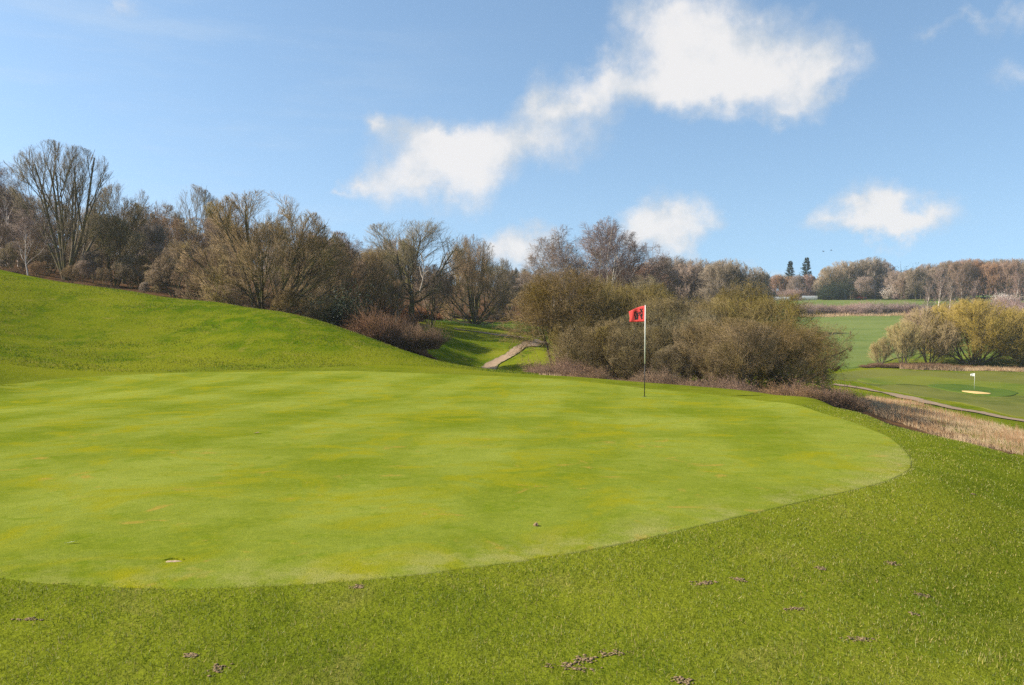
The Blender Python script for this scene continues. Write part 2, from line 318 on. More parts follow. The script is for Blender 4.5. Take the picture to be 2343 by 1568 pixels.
        c = nt.mix(nt.smooth(nt.m('FRACT', nt.m('MULTIPLY', r, 67.1)), .84, .88), c, (.060, .092, .006))  # scattered dark blades: the shade in the turf painted as colour
        finish(nt, c, .7, .12, trans=.3); M[key] = m
    m, nt = new_mat('green_blades'); o = nt.n('ShaderNodeTexCoord').outputs['Object']; r = nt.n('ShaderNodeNewGeometry').outputs['Random Per Island']
    c = green_color(nt, o); c = nt.mix(nt.m('MULTIPLY', nt.m('FRACT', nt.m('MULTIPLY', r, 9.7)), .75), c, (.33, .345, .085)); c = nt.mix(nt.smooth(nt.m('FRACT', nt.m('MULTIPLY', r, 41.7)), .75, .8), c, (.085, .125, .008)); finish(nt, c, .7, .1, trans=.25); M['green_blades'] = m
    M['collar'] = twig_mat('dry_collar_grass', (.24, .235, .06), (.46, .41, .17), (.30, .28, .09), objvar=0, rough=.8)
    M['soil'] = plain('bare_soil', (.24, .165, .092), .98, .05, .5, 40)
    M['pale_soil'] = plain('pale_sandy_soil', (.42, .30, .20), .95, .1, .35, 60)
    M['straw'] = twig_mat('dry_straw', (.50, .34, .18), (.74, .55, .33), (.42, .26, .13), trans=.2, rough=.7, objvar=0)
    M['straw_dark'] = twig_mat('dry_reed_stem', (.36, .18, .08), (.52, .29, .14), (.30, .15, .07), objvar=0)
    # woody
    M['bark'] = bark_mat('grey_brown_bark', (.055, .042, .028), (.15, .115, .075), (.13, .125, .030))
    M['bark_pale'] = bark_mat('ash_bark', (.10, .078, .048), (.23, .185, .125), (.14, .125, .038))
    M['bark_birch'] = bark_mat('birch_bark', (.68, .58, .48), (.10, .07, .055), ring=True)
    M['bark_dead'] = bark_mat('bleached_dead_wood', (.55, .46, .36), (.30, .24, .18))
    M['tw_olive'] = twig_mat('olive_twigs', (.150, .105, .052), (.325, .238, .130), (.170, .122, .055), (.205, .158, .042))
    M['tw_dome'] = twig_mat('warm_oak_twigs', (.185, .122, .066), (.400, .275, .160), (.20, .135, .07), (.215, .16, .055))
    M['tw_brown'] = twig_mat('brown_twigs', (.165, .105, .058), (.350, .238, .140), (.155, .102, .058), (.200, .146, .055))
    M['tw_ash'] = twig_mat('grey_ash_twigs', (.145, .110, .066), (.320, .250, .160), (.16, .122, .070), (.175, .14, .05))
    M['tw_birch'] = twig_mat('purple_birch_twigs', (.155, .105, .082), (.300, .215, .170), (.185, .130, .100))
    M['tw_haw'] = twig_mat('hawthorn_twigs', (.158, .115, .047), (.365, .272, .135), (.170, .126, .044), (.235, .172, .034))
    M['tw_bramble'] = twig_mat('bramble_stems', (.165, .095, .052), (.350, .220, .130), (.20, .125, .065))
    M['tw_willow'] = twig_mat('willow_twigs', (.250, .175, .042), (.44, .320, .095), (.31, .22, .045), objvar=.04)
    M['tw_sallow'] = twig_mat('sallow_twigs', (.25, .180, .070), (.43, .325, .150), (.30, .22, .085), objvar=.12)
    M['tw_heath'] = twig_mat('heath_scrub_twigs', (.200, .125, .100), (.390, .265, .215), (.25, .165, .13))
    M['tw_far'] = twig_mat('far_wood_twigs', (.185, .132, .090), (.370, .280, .200), (.21, .158, .105), objvar=.35)
    M['tw_russet'] = twig_mat('russet_twigs', (.220, .120, .070), (.370, .225, .140), (.25, .14, .085))
    M['blossom'] = twig_mat('white_blossom', (.66, .55, .47), (.80, .74, .66), (.50, .38, .28), objvar=0)
    M['leaf_dark'] = twig_mat('evergreen_leaves', (.018, .032, .016), (.042, .064, .028), (.022, .04, .02), rough=.5)
    M['leaf_dead'] = twig_mat('dead_leaves', (.10, .055, .035), (.25, .14, .075), (.13, .08, .045), objvar=.1)
    M['bracken'] = twig_mat('dead_bracken', (.26, .115, .045), (.46, .245, .110), (.20, .09, .04), objvar=0)
    M['red_flag'] = cloth('red_flag_cloth', (.90, .125, .115)); M['black'] = plain('black_print', (.012, .012, .013), .7, .2)
    M['white'] = plain('white_paint', (.82, .80, .74), .45, .4, .03); M['dark_pole'] = plain('dark_pole_paint', (.018, .016, .016), .5, .4)
    M['feather'] = plain('white_feather', (.8, .8, .78), .7, .2, .05)
    M['fence'] = plain('pale_fence_board', (.42, .43, .43), .8, .2, .2, 1.2); M['fence_brown'] = plain('brown_fence_board', (.22, .15, .11), .8, .2, .2, 1.2)
    M['car_red'] = plain('red_car_paint', (.62, .030, .012), .3, .5, .03); M['car_blue'] = plain('blue_car_paint', (.04, .20, .50), .3, .5, .03); M['glass'] = plain('dark_car_glass', (.02, .025, .03), .1, .6); M['tyre'] = plain('black_tyre', (.015, .015, .015), .85, .2)
    M['bird'] = plain('dark_feathers', (.03, .03, .035), .8, .2)
mats()
# ---------------------------------------------------------------- ground and turf sheets
def smooth_poly(pts, n):
    """closed Catmull-Rom resampled to n points"""
    P = np.asarray(pts, float); k = len(P); out = []
    for t in np.linspace(0, k, n, endpoint=False):
        i = int(t); f = t - i; a, b, c, d = P[(i - 1) % k], P[i % k], P[(i + 1) % k], P[(i + 2) % k]
        out.append(.5 * (2 * b + (c - a) * f + (2 * a - 5 * b + 4 * c - d) * f * f + (3 * b - a - 3 * c + d) * f ** 3))
    return np.array(out)
def inside(x, y, poly):
    c = np.zeros(x.shape, bool); n = len(poly)
    for i in range(n):
        x1, y1 = poly[i][:2]; x2, y2 = poly[(i + 1) % n][:2]
        if y1 == y2: continue
        c ^= ((y1 > y) != (y2 > y)) & (x < (x2 - x1) * (y - y1) / (y2 - y1) + x1)
    return c
GREEN_POLY = smooth_poly([g[:2] for g in GREEN], 320)
def sheet(name, poly, m, lift, rings=24, n=None, parent=None, edge=None, **kw):
    poly = np.asarray(poly); n = len(poly); c = poly.mean(0); fr = 1 - (1 - np.linspace(0, 1, rings + 1)[1:]) ** 1.6
    P = c + (poly[None] - c) * fr[:, None, None]; P = np.concatenate([c[None], P.reshape(-1, 2)])
    z = T(P[:, 0], P[:, 1]) + lift
    z[-n:] -= lift * 1.6
    V = np.column_stack([P, z]); i = np.arange(n); j = (i + 1) % n
    tri = np.column_stack([np.zeros(n, int), 1 + i, 1 + j])
    q = np.concatenate([np.column_stack([1 + r * n + i, 1 + (r + 1) * n + i, 1 + (r + 1) * n + j, 1 + r * n + j]) for r in range(rings - 1)])
    me = mesh(name, V, [tri, q], m, True)
    if edge is not None: attr(me, 'edge', edge(np.concatenate([[0], np.repeat(fr, n)]), V))
    return obj(name, me, parent, **kw)
def vis_poly(pts, n, d0, d1): return smooth_poly([hit(a, b, d0, d1)[:2] for a, b in pts], n)
# regions that decide the ground's cover
W_VALLEY_GRASS = [hit(a, b, 60, 200)[:2] for a, b in [(985, 724), (1060, 731), (1190, 740), (1300, 745), (1300, 830), (1180, 850), (1060, 850), (990, 815), (950, 770), (960, 735)]]
W_WOOD_L = [(-200, 58), (-36, 55), (-22, 52.5), (-12, 52), (-6, 56), (-6, 66), (-6, 85), (-8, 105), (-4, 128), (6, 129), (26, 118), (45, 180), (40, 330), (-100, 600), (-400, 600)]
def ground_attrs(x, y):
    r = np.hypot(x, y)
    lit = inside(x, y, W_WOOD_L) & ~inside(x, y, W_VALLEY_GRASS)
    bush = inside(x, y, [(4, 46), (14, 43), (24, 44), (31, 47), (30, 58), (24, 66), (10, 72), (3, 66), (1, 56)])
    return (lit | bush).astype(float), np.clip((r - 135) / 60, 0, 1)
def build_ground():
    fine = np.radians(np.linspace(-50, 50, 301)); co = np.radians(np.concatenate([np.linspace(54, 180, 32)]))
    th = np.concatenate([-co[::-1][1:], fine, co]); n = len(th) 
    r = np.exp(np.linspace(math.log(.6), math.log(670), 345)); R = len(r)
    X = r[:, None] * np.sin(th); Y = r[:, None] * np.cos(th)
    Z = T(X, Y)
    V = np.concatenate([[[0, 0, float(T(np.array([0.]), np.array([.3]))[0])]], np.stack([X, Y, Z], -1).reshape(-1, 3)])
    i = np.arange(n); j = (i + 1) % n
    tri = np.column_stack([np.zeros(n, int), 1 + j, 1 + i])
    q = (1 + (np.arange(R - 1) * n)[:, None, None] + np.stack([i, j, j + n, i + n], -1)[None]).reshape(-1, 4)
    me = mesh('ground', V, [tri, q], M['rough'], True)
    lit, far = ground_attrs(V[:, 0], V[:, 1]); attr(me, 'litter', lit); attr(me, 'far', far)
    x, y = V[:, 0], V[:, 1]; rr = np.hypot(x, y)
    fr = np.clip((29.3 - rr + 1.2 * np.sin(x * .5)) / .8, 0, 1); attr(me, 'fringe', fr)
    return obj('ground', me, kind='structure')
ground = build_ground()
def green_edge(fr, V):
    near = np.clip((V[:, 0] + 4) / 3, .25, 1) * np.clip((11 - V[:, 1]) / 2, 0, 1)
    return np.clip((fr - .93) / .06, 0, 1) * near
putting_green = sheet('putting_green', GREEN_POLY, M['green'], .005, 70, edge=green_edge, kind='structure')
def strip(name, pts, width, m, lift, rail=6, n=80, **kw):
    P = np.asarray(pts, float); s = np.concatenate([[0], np.cumsum(np.linalg.norm(np.diff(P, axis=0), axis=1))]); t = np.linspace(0, s[-1], n)
    C = np.column_stack([np.interp(t, s, P[:, 0]), np.interp(t, s, P[:, 1])])
    for _ in range(6): C[1:-1] = (C[:-2] + 2 * C[1:-1] + C[2:]) / 4
    d = norm(np.gradient(C, axis=0)); nn = np.column_stack([-d[:, 1], d[:, 0]]); k = np.linspace(-1, 1, rail + 1)
    rs = np.random.RandomState(3); wv = width * (1 + .12 * np.interp(t, np.linspace(0, s[-1], 20), rs.randn(20)))
    X = C[:, None] + nn[:, None] * (k[None, :, None] * wv[:, None, None] * .5)
    Z = T(X[..., 0], X[..., 1]) + lift - .03 * (1 - k[None] ** 2)
    V = np.concatenate([X, Z[..., None]], -1).reshape(-1, 3); a = (np.arange(n - 1)[:, None] * (rail + 1) + np.arange(rail)).ravel()
    me = mesh(name, V, np.column_stack([a, a + 1, a + rail + 2, a + rail + 1]), m, True); attr(me, 'edge', np.tile(np.abs(k), n))
    return obj(name, me, kind='structure', **kw)
# valley on the right: fairway, second green, bunker, tracks
sheet('fairway', vis_poly([(1870, 862), (1960, 848), (2150, 850), (2342, 852), (2500, 880), (2600, 960), (2342, 955), (2200, 922), (2030, 893), (1950, 872)], 160, 62, 140), M['fairway'], .04, 26, kind='structure')
sheet('second_green', vis_poly([(1960, 868), (2060, 860), (2200, 868), (2342, 880), (2480, 895), (2342, 905), (2230, 893), (2130, 884), (2020, 880)], 120, 70, 130), M['second_green'], .075, 20, kind='structure')
bturf = sheet('bunker_bank', vis_poly([(2120, 882), (2190, 880), (2280, 890), (2330, 900), (2300, 908), (2240, 905), (2170, 895)], 90, 70, 130), M['bunker_turf'], .11, 14, kind='structure')
BUNKER = [hit(a, b, 70, 130) for a, b in [(2188, 894.5), (2215, 895), (2250, 899), (2280, 904), (2245, 904.5), (2208, 899)]]
BC = np.mean([p[:2] for p in BUNKER], 0)
sheet('bunker_sand', smooth_poly([BC + (p[:2] - BC) * np.array([.85, .62]) for p in BUNKER], 60), M['sand'], .155, 10, kind='structure')
strip('valley_track', [hit(a, b, 55, 130)[:2] for a, b in [(1905, 880), (1970, 888), (2040, 901), (2110, 918), (2200, 938), (2342, 964), (2480, 990)]], 2.6, M['path'], .09)
strip('path', [hit(a, b, 60, 130)[:2] for a, b in [(1080, 846), (1120, 833), (1150, 822), (1180, 805), (1210, 790), (1240, 780)]], 1.8, M['path'], .09)
sheet('tee', vis_poly([(985, 727), (1060, 733), (1180, 741), (1270, 746), (1260, 760), (1170, 754), (1080, 745), (1010, 737)], 120, 85, 170), M['tee'], .06, 16, kind='structure')
strip('worn_strip', [hit(a, b, 80, 150)[:2] for a, b in [(1040, 752), (1090, 759), (1150, 768), (1200, 772)]], 1.6, M['path'], .06)
sheet('far_fairway', vis_poly([(1850, 735), (1960, 722), (2120, 724), (2250, 728), (2200, 780), (2080, 815), (1990, 836), (1900, 838), (1860, 790)], 140, 120, 300), M['far_fairway'], .12, 24, kind='structure')
sheet('far_field', vis_poly([(1700, 690), (1900, 686), (2100, 682), (2230, 681), (2230, 690), (2100, 697), (1900, 699), (1720, 702)], 120, 260, 420), M['far_fairway'], .2, 14, kind='structure')
# ---------------------------------------------------------------- plants
class Geo:
    def __init__(self): self.v = []; self.q = []; self.t = []; self.n = 0
    def add(self, v, q=None, t=None):
        if q is not None and len(q): self.q.append(np.asarray(q) + self.n)
        if t is not None and len(t): self.t.append(np.asarray(t) + self.n)
        self.v.append(v); self.n += len(v)
    def tubes(self, P, r0, r1, sides, point=False):
        """P (N,K+1,3) centre lines; radii taper r0->r1; point=True closes the far end in a tip"""
        N, K1, _ = P.shape
        if N == 0: return
        tan = norm(np.gradient(P, axis=1)); ref = np.where(np.abs(tan[..., 2:3]) > .9, np.array([1., 0, 0]), np.array([0, 0, 1.]))
        a = norm(np.cross(tan, ref)); b = np.cross(tan, a); ang = np.arange(sides) * 2 * np.pi / sides
        rings = K1 - 1 if point else K1
        tt = np.linspace(0, 1, K1)[:rings]; r = np.asarray(r0)[:, None] * (1 - tt) + np.asarray(r1)[:, None] * tt
        V = P[:, :rings, None] + r[..., None, None] * (np.cos(ang)[:, None] * a[:, :rings, None] + np.sin(ang)[:, None] * b[:, :rings, None])
        s = np.arange(sides); s2 = (s + 1) % sides
        if point:
            V = np.concatenate([V.reshape(N, -1, 3), P[:, -1:]], 1); per = rings * sides + 1
        else: V = V.reshape(N, -1, 3); per = rings * sides
        base = (np.arange(N) * per)[:, None, None]
        q = np.concatenate([np.stack([k * sides + s, k * sides + s2, (k + 1) * sides + s2, (k + 1) * sides + s], -1) for k in range(rings - 1)]) if rings > 1 else np.zeros((0, 4), int)
        t = np.stack([(rings - 1) * sides + s, (rings - 1) * sides + s2, np.full(sides, rings * sides)], -1) if point else np.zeros((0, 3), int)
        self.add(V.reshape(-1, 3), (base + q[None]).reshape(-1, 4) if len(q) else None, (base + t[None]).reshape(-1, 3) if len(t) else None)
    def quads(self, C, A, B):
        """leaf-like diamonds: centre, long half axis, short half axis"""
        n = len(C); V = np.stack([C - A, C + B, C + A, C - B], 1).reshape(-1, 3); self.add(V, np.arange(4 * n).reshape(-1, 4))
    def mesh(self, name, m, smooth=False): return mesh(name, np.concatenate(self.v), [np.concatenate(x) for x in (self.q, self.t) if x], m, smooth)
def grow(rng, P0, D0, L, K, trop, wob):
    P = [P0]; D = D0; up = np.array([0, 0, 1.])
    for k in range(K):
        P.append(P[-1] + D * (L / K)[:, None]); D = norm(D + up * (trop / K) + rng.normal(0, wob, D.shape))
    return np.stack(P, 1)
def spawn(rng, P, n, t0, t1, ang, sd, fan=0.0):
    N, K1, _ = P.shape; K = K1 - 1
    t = t0 + (t1 - t0) * ((np.arange(n)[None] + rng.rand(N, n)) / n); f = t * K; i = np.minimum(f.astype(int), K - 1); f = (f - i)[..., None]
    A = np.take_along_axis(P, i[..., None], 1); B = np.take_along_axis(P, (i + 1)[..., None], 1)
    pos = A * (1 - f) + B * f; tan = norm(B - A); ref = np.where(np.abs(tan[..., 2:3]) > .9, np.array([1., 0, 0]), np.array([0, 0, 1.]))
    a = norm(np.cross(tan, ref)); b = np.cross(tan, a)
    az = (rng.rand(N, 1) * 6.28 + np.arange(n) * 2.4 + rng.normal(0, .5, (N, n)))[..., None]; an = (ang * (1 + fan * (.5 - t)) + sd * rng.randn(N, n))[..., None]
    d = np.cos(an) * tan + np.sin(an) * (np.cos(az) * a + np.sin(az) * b)
    return pos.reshape(-1, 3), norm(d.reshape(-1, 3)), t.ravel(), np.repeat(np.arange(N), n)
class Env:
    """lumpy ellipsoid that the crown fills"""
    def __init__(self, rng, c, r, lump=.14, flat=None):
        self.c = np.array(c, float); self.r = np.array(r, float); self.d = norm(rng.normal(0, 1, (9, 3))); self.a = rng.uniform(-lump, lump, 9); self.flat = flat
    def q(self, P):
        e = (P - self.c) / self.r; l = np.linalg.norm(e, axis=1); u = e / np.maximum(l, 1e-6)[:, None]
        return l / (1 + (np.maximum(u @ self.d.T, 0) ** 6 * self.a * 2.2).sum(1))
    def clip(self, P0, D, L):
        for _ in range(9): L = np.where(self.q(P0 + D * L[:, None]) > 1, L * .8, L)
        return L
def tree(seed, H, stems, env, levels, r0, trunk_mat, twig_mat_, trunk_levels=2, tip=.008, stem_len=.6, stem_ang=0.0, stem_trop=.2, stem_wob=.06, base_spread=0.0, lean=(0, 0)):
    """levels: (n, t0, t1, angle, sd, length, K, tropism, wobble, sides, radius ratio)"""
    rng = np.random.RandomState(seed); E = Env(rng, (env[0][0] * H, env[0][1] * H, env[0][2] * H), np.array(env[1]) * H, env[2] if len(env) > 2 else .14)
    az = rng.rand() * 6.28 + np.arange(stems) * 6.2832 / max(stems, 1) + rng.normal(0, .25, stems); an = stem_ang * rng.permutation(np.linspace(.15, 1.1, stems)) * rng.uniform(.85, 1.15, stems) if stems > 1 else np.array([stem_ang])
    D = np.column_stack([np.sin(an) * np.cos(az) + lean[0], np.sin(an) * np.sin(az) + lean[1], np.cos(an)]); D = norm(D)
    P0 = np.column_stack([np.cos(az), np.sin(az), np.zeros(stems)]) * base_spread * H * rng.uniform(.2, 1, (stems, 1)) if stems > 1 else np.zeros((1, 3))
    P0[:, 2] -= .02 * H
    L = H * stem_len * rng.uniform(.8, 1.1, stems); L = E.clip(P0, D, L) if stems > 1 else L
    P = grow(rng, P0, D, L, 10, stem_trop, stem_wob); R0 = r0 * rng.uniform(.7, 1.1, stems) if stems > 1 else np.array([r0]); R1 = R0 * (.35 if stems > 1 else .15)
    tr, cr = Geo(), Geo(); tr.tubes(P, R0, R1, 7)
    # root flare
    for li, (n, t0, t1, ang, sd, ln, K, trop, wob, sides, rr) in enumerate(levels):
        p, d, t, idx = spawn(rng, P, n, t0, t1, ang, sd, 1.15 if li == 0 and stems == 1 and ang > .7 else 0.0)
        Lc = L[idx] * ln * (1.1 - .55 * t) * rng.uniform(.6, 1.2, len(t)); Lc = E.clip(p, d, Lc) * rng.uniform(.8, 1.18, len(t))
        pr = R0[idx] * (1 - t) + R1[idx] * t
        last = li == len(levels) - 1
        q = E.q(p); ok = (Lc > .04 * ln) & (q < 1.12) & (p[:, 2] > .01 * H); p, d, Lc, pr = p[ok], d[ok], Lc[ok], pr[ok]
        Pn = grow(rng, p, d, Lc, K, trop, wob)
        rn = np.maximum(pr * rr * rng.uniform(.7, 1.05, len(pr)), tip)
        g = tr if li < trunk_levels else cr
        g.tubes(Pn, rn, np.maximum(rn * .4, tip * .6), sides, point=(last or li >= trunk_levels))
        P, L, R0, R1 = Pn, Lc, rn, np.maximum(rn * .4, tip * .6)
    return {'trunk': tr.mesh('trunk', trunk_mat, True), 'crown': cr.mesh('crown', twig_mat_), 'H': H}
PROTO = {}
def protos():
    P = PROTO
    # tall open ash with ascending limbs
    P['ash'] = tree(14, 14, 8, ((0, 0, .55), (.46, .46, .46), .05), [(5, .25, .85, .42, .10, .85, 8, .35, .04, 4, .62), (7, .30, .98, .40, .12, .62, 5, .45, .06, 4, .6), (8, .28, 1, .42, .14, .62, 3, .45, .07, 3, .55), (8, .2, 1, .42, .15, .68, 1, 0, 0, 3, .7)], .19, M['bark_pale'], M['tw_ash'], 2, .0078, .98, .62, .25, .035, .01)
    P['ash_round'] = tree(12, 12, 1, ((0, 0, .56), (.42, .42, .45), .06), [(19, .18, .98, .72, .14, 1.25, 8, .4, .04, 5, .6), (10, .28, .98, .42, .12, .64, 5, .4, .06, 4, .6), (9, .28, 1, .42, .14, .64, 3, .4, .07, 3, .55), (8, .2, 1, .42, .15, .7, 1, 0, 0, 3, .7)], .24, M['bark_pale'], M['tw_ash'], 2, .0085, .72)
    # domed oaks
    P['oak_dome'] = tree(21, 11, 20, ((0, 0, .42), (.72, .66, .58), .07), [(6, .25, .98, .48, .16, .75, 6, .15, .07, 4, .62), (8, .25, .98, .48, .16, .64, 4, .22, .09, 4, .6), (8, .25, 1, .48, .16, .66, 2, .25, .10, 3, .55), (6, .2, 1, .45, .18, .75, 1, 0, 0, 3, .7)], .15, M['bark'], M['tw_dome'], 2, .0098, 1.0, 1.35, .12, .055, .012)
    P['oak_spread'] = tree(25, 15, 1, ((0, 0, .60), (.50, .46, .40), .10), [(20, .36, .98, .98, .2, 1.6, 10, .42, .10, 6, .62), (11, .28, .98, .52, .16, .60, 6, .35, .11, 4, .6), (9, .28, 1, .5, .18, .60, 3, .3, .12, 3, .55), (8, .2, 1, .46, .18, .68, 1, 0, 0, 3, .7)], .42, M['bark'], M['tw_olive'], 2, .010, .62)
    # tangled scrub trees of the wood edge
    P['scrub_a'] = tree(31, 9, 6, ((0, 0, .46), (.50, .50, .53), .2), [(7, .15, .98, .55, .2, .85, 7, .25, .10, 4, .6), (8, .25, .98, .52, .2, .70, 5, .25, .11, 4, .58), (8, .25, 1, .52, .2, .68, 3, .2, .12, 3, .55), (10, .2, 1, .5, .2, .72, 1, 0, 0, 3, .7)], .11, M['bark'], M['tw_brown'], 2, .0085, .98, .55, .25, .07, .06)
    P['scrub_b'] = tree(32, 9, 5, ((0, 0, .48), (.52, .52, .51), .2), [(8, .2, .98, .6, .2, .9, 7, .28, .10, 4, .6), (8, .25, .98, .52, .2, .70, 5, .25, .11, 4, .58), (8, .25, 1, .52, .2, .68, 3, .2, .12, 3, .55), (10, .2, 1, .5, .2, .72, 1, 0, 0, 3, .7)], .13, M['bark'], M['tw_olive'], 2, .0085, .98, .5, .25, .07, .05)
    # birches
    for k, (sd, st) in {'birch_a': (41, 1), 'birch_b': (42, 1), 'birch_multi': (43, 3)}.items():
        P[k] = tree(sd, 15, st, ((0, 0, .62), (.27 if st == 1 else .34, .27, .39), .2), [(17 if st == 1 else 9, .25, .97, .55, .16, .66, 8, .55, .09, 5, .5), (9, .25, 1, .5, .2, .6, 5, 0, .10, 3, .5), (10, .15, 1, .5, .22, .6, 3, -.8, .10, 3, .5), (8, .1, 1, .42, .2, .85, 1, 0, 0, 3, .7)], .13, M['bark_birch'], M['tw_birch'], 1, .0065, .88, .0 if st == 1 else .25, .15, .05, .02)
    # hawthorn thicket
    for k, sd, c, e in (('haw_a', 51, .42, (.68, .62, .56)), ('haw_b', 52, .44, (.74, .66, .56)), ('haw_tree', 53, .58, (.62, .58, .43))):
        P[k] = tree(sd, 6.5, 8 if c < .5 else 4, ((0, 0, c), e, .46), [(9 if c < .5 else 13, .1 if c < .5 else .3, .98, .7, .25, .95, 5, .1, .13, 4, .5), (8, .1, 1, .65, .28, .8, 3, .05, .15, 3, .5), (6, .1, 1, .65, .28, .8, 2, -.05, .16, 3, .5), (5, .1, 1, .6, .26, .95, 2, -.2, .16, 3, .75)], .085, M['bark'], M['tw_haw'], 1, .0078, 1.05, .8 if c < .5 else .4, .1, .12, .08)
    # willow
    P['willow'] = tree(61, 8, 16, ((0, 0, .38), (.72, .66, .62), .2), [(8, .06, .98, .45, .2, .8, 5, .35, .09, 3, .5), (8, .1, 1, .45, .2, .68, 3, .3, .1, 3, .5), (8, .1, 1, .45, .2, .65, 1, 0, 0, 3, .5), (5, .1, 1, .4, .2, .8, 1, 0, 0, 3, .6)], .09, M['bark_pale'], M['tw_willow'], 1, .012, 1.1, 1.15, .4, .10, .05)
    P['sallow'] = tree(62, 7, 9, ((0, 0, .44), (.46, .46, .58), .2), [(9, .08, .98, .42, .15, .7, 5, .35, .08, 3, .5), (9, .1, 1, .42, .2, .65, 3, .3, .1, 3, .5), (16, .1, 1, .42, .2, .6, 1, .2, 0, 3, .6)], .06, M['bark_pale'], M['tw_sallow'], 1, .013, 1.0, .6, .3, .08, .05)
    # distance versions: fewer, slightly stouter twigs
    P['far_a'] = tree(71, 14, 1, ((0, 0, .50), (.38, .38, .51), .22), [(18, .06, .98, .7, .2, 1.0, 4, .5, .07, 3, .5), (11, .12, 1, .5, .2, .62, 2, .4, .1, 3, .5), (9, .1, 1, .45, .2, .7, 1, .3, .1, 3, .6), (9, .1, 1, .4, .2, .85, 1, 0, 0, 3, .7)], .25, M['bark'], M['tw_far'], 1, .020, .8)
    P['far_b'] = tree(72, 15, 1, ((0, 0, .52), (.26, .26, .49), .2), [(22, .08, .99, .45, .15, .62, 4, .4, .07, 3, .5), (11, .15, 1, .42, .2, .62, 2, .4, .1, 3, .5), (9, .1, 1, .42, .2, .7, 1, .3, .1, 3, .6), (7, .1, 1, .4, .2, .85, 1, 0, 0, 3, .7)], .2, M['bark_pale'], M['tw_far'], 1, .020, .85)
    P['far_birch'] = tree(73, 16, 1, ((0, 0, .6), (.16, .16, .42), .2), [(18, .22, .99, .45, .15, .42, 5, .35, .08, 3, .4), (10, .15, 1, .45, .2, .62, 3, 0, .1, 3, .5), (12, .1, 1, .5, .2, .7, 1, -.5, .1, 3, .6)], .16, M['bark_birch'], M['tw_birch'], 1, .018, .88)
    P['russet'] = dict(P['far_a']); P['russet']['crown'] = P['far_a']['crown'].copy(); P['russet']['crown'].materials[0] = M['tw_russet']
protos()
def bramble(seed, a, b, h, n, m, leaf, nleaf=4, arch=1.2, tip=.006, twigs=5):
    """low mound of arching stems over an a x b ellipse"""
    rng = np.random.RandomState(seed); g, lf = Geo(), Geo(); th = rng.rand(n) * 6.28; r = np.sqrt(rng.rand(n)) * .92
    base = np.column_stack([a * r * np.cos(th), b * r * np.sin(th), np.full(n, -.05)]); az = th + rng.normal(0, 1.3, n); an = rng.uniform(.1, .8, n)
    D = np.column_stack([np.sin(an) * np.cos(az), np.sin(an) * np.sin(az), np.cos(an)]); lump = .62 + .38 * np.sin(base[:, 0] / max(a, .1) * 5 + seed) * np.cos(base[:, 1] / max(b, .1) * 4 + seed * 2)
    L = h * 1.35 * np.sqrt(np.maximum(1 - .75 * r * r, .1)) * lump * rng.uniform(.6, 1.25, n)
    P = grow(rng, base, D, L, 4, -arch, .12); g.tubes(P, np.full(n, tip * 1.7), np.full(n, tip), 3, True)
    p, d, t, idx = spawn(rng, P, twigs, .25, 1, .8, .3); Pn = grow(rng, p, d, L[idx] * .38 * rng.uniform(.5, 1.2, len(t)), 1, 0, 0); g.tubes(Pn, np.full(len(p), tip), np.full(len(p), tip * .6), 3, True)
    out = {'stems': g.mesh('stems', m)}
    if nleaf:
        p, d, t, _ = spawn(rng, Pn, nleaf, .1, 1, .9, .4); q = norm(rng.normal(0, 1, p.shape)); s = rng.uniform(.025, .06, (len(p), 1))
        lf.quads(p, d * s, norm(np.cross(d, q)) * s * .55); out['leaves'] = lf.mesh('leaves', leaf)
    return out
B = {}
B['bramble_a'] = bramble(1, 2.6, 1.6, 1.6, 1300, M['tw_bramble'], M['leaf_dead'], 2, twigs=7)
B['bramble_b'] = bramble(2, 2.0, 1.5, 1.2, 1100, M['tw_bramble'], M['leaf_dead'], 2, twigs=7)
B['red_scrub'] = bramble(3, 4.4, 2.6, 3.0, 2300, M['tw_bramble'], M['leaf_dead'], 0, .7, .013, 8)
B['heath'] = bramble(4, 4.5, 3.0, 3.2, 900, M['tw_heath'], M['leaf_dead'], 0, .6, .028, 10)
B['bracken'] = bramble(5, 2.2, 1.4, 1.0, 900, M['bracken'], M['bracken'], 5, 2.0, .010, 4)
B['blossom'] = bramble(6, 3.2, 2.4, 5.2, 900, M['bark'], M['blossom'], 5, .4, .012, 5)
B['holly'] = bramble(7, 2.2, 2.2, 5.5, 420, M['bark'], M['leaf_dark'], 9, .3, .014, 7)
for k in ('blossom', 'holly'):   # these carry larger leaf and flower clusters
    me = B[k]['leaves']; co = np.empty(len(me.vertices) * 3, np.float32); me.vertices.foreach_get('co', co); co = co.reshape(-1, 4, 3); c = co.mean(1, keepdims=True); co = c + (co - c) * (3.4 if k == 'blossom' else 2.6); me.vertices.foreach_set('co', co.ravel()); me.update()
RS = np.random.RandomState(77)
for k in list(B):
    co = np.empty(len(B[k]['stems'].vertices) * 3, np.float32); B[k]['stems'].vertices.foreach_get('co', co); B[k]['Z'] = float(np.percentile(co[2::3], 98))
def ground_at(x, y): return float(T(np.array([x]), np.array([y]))[0])
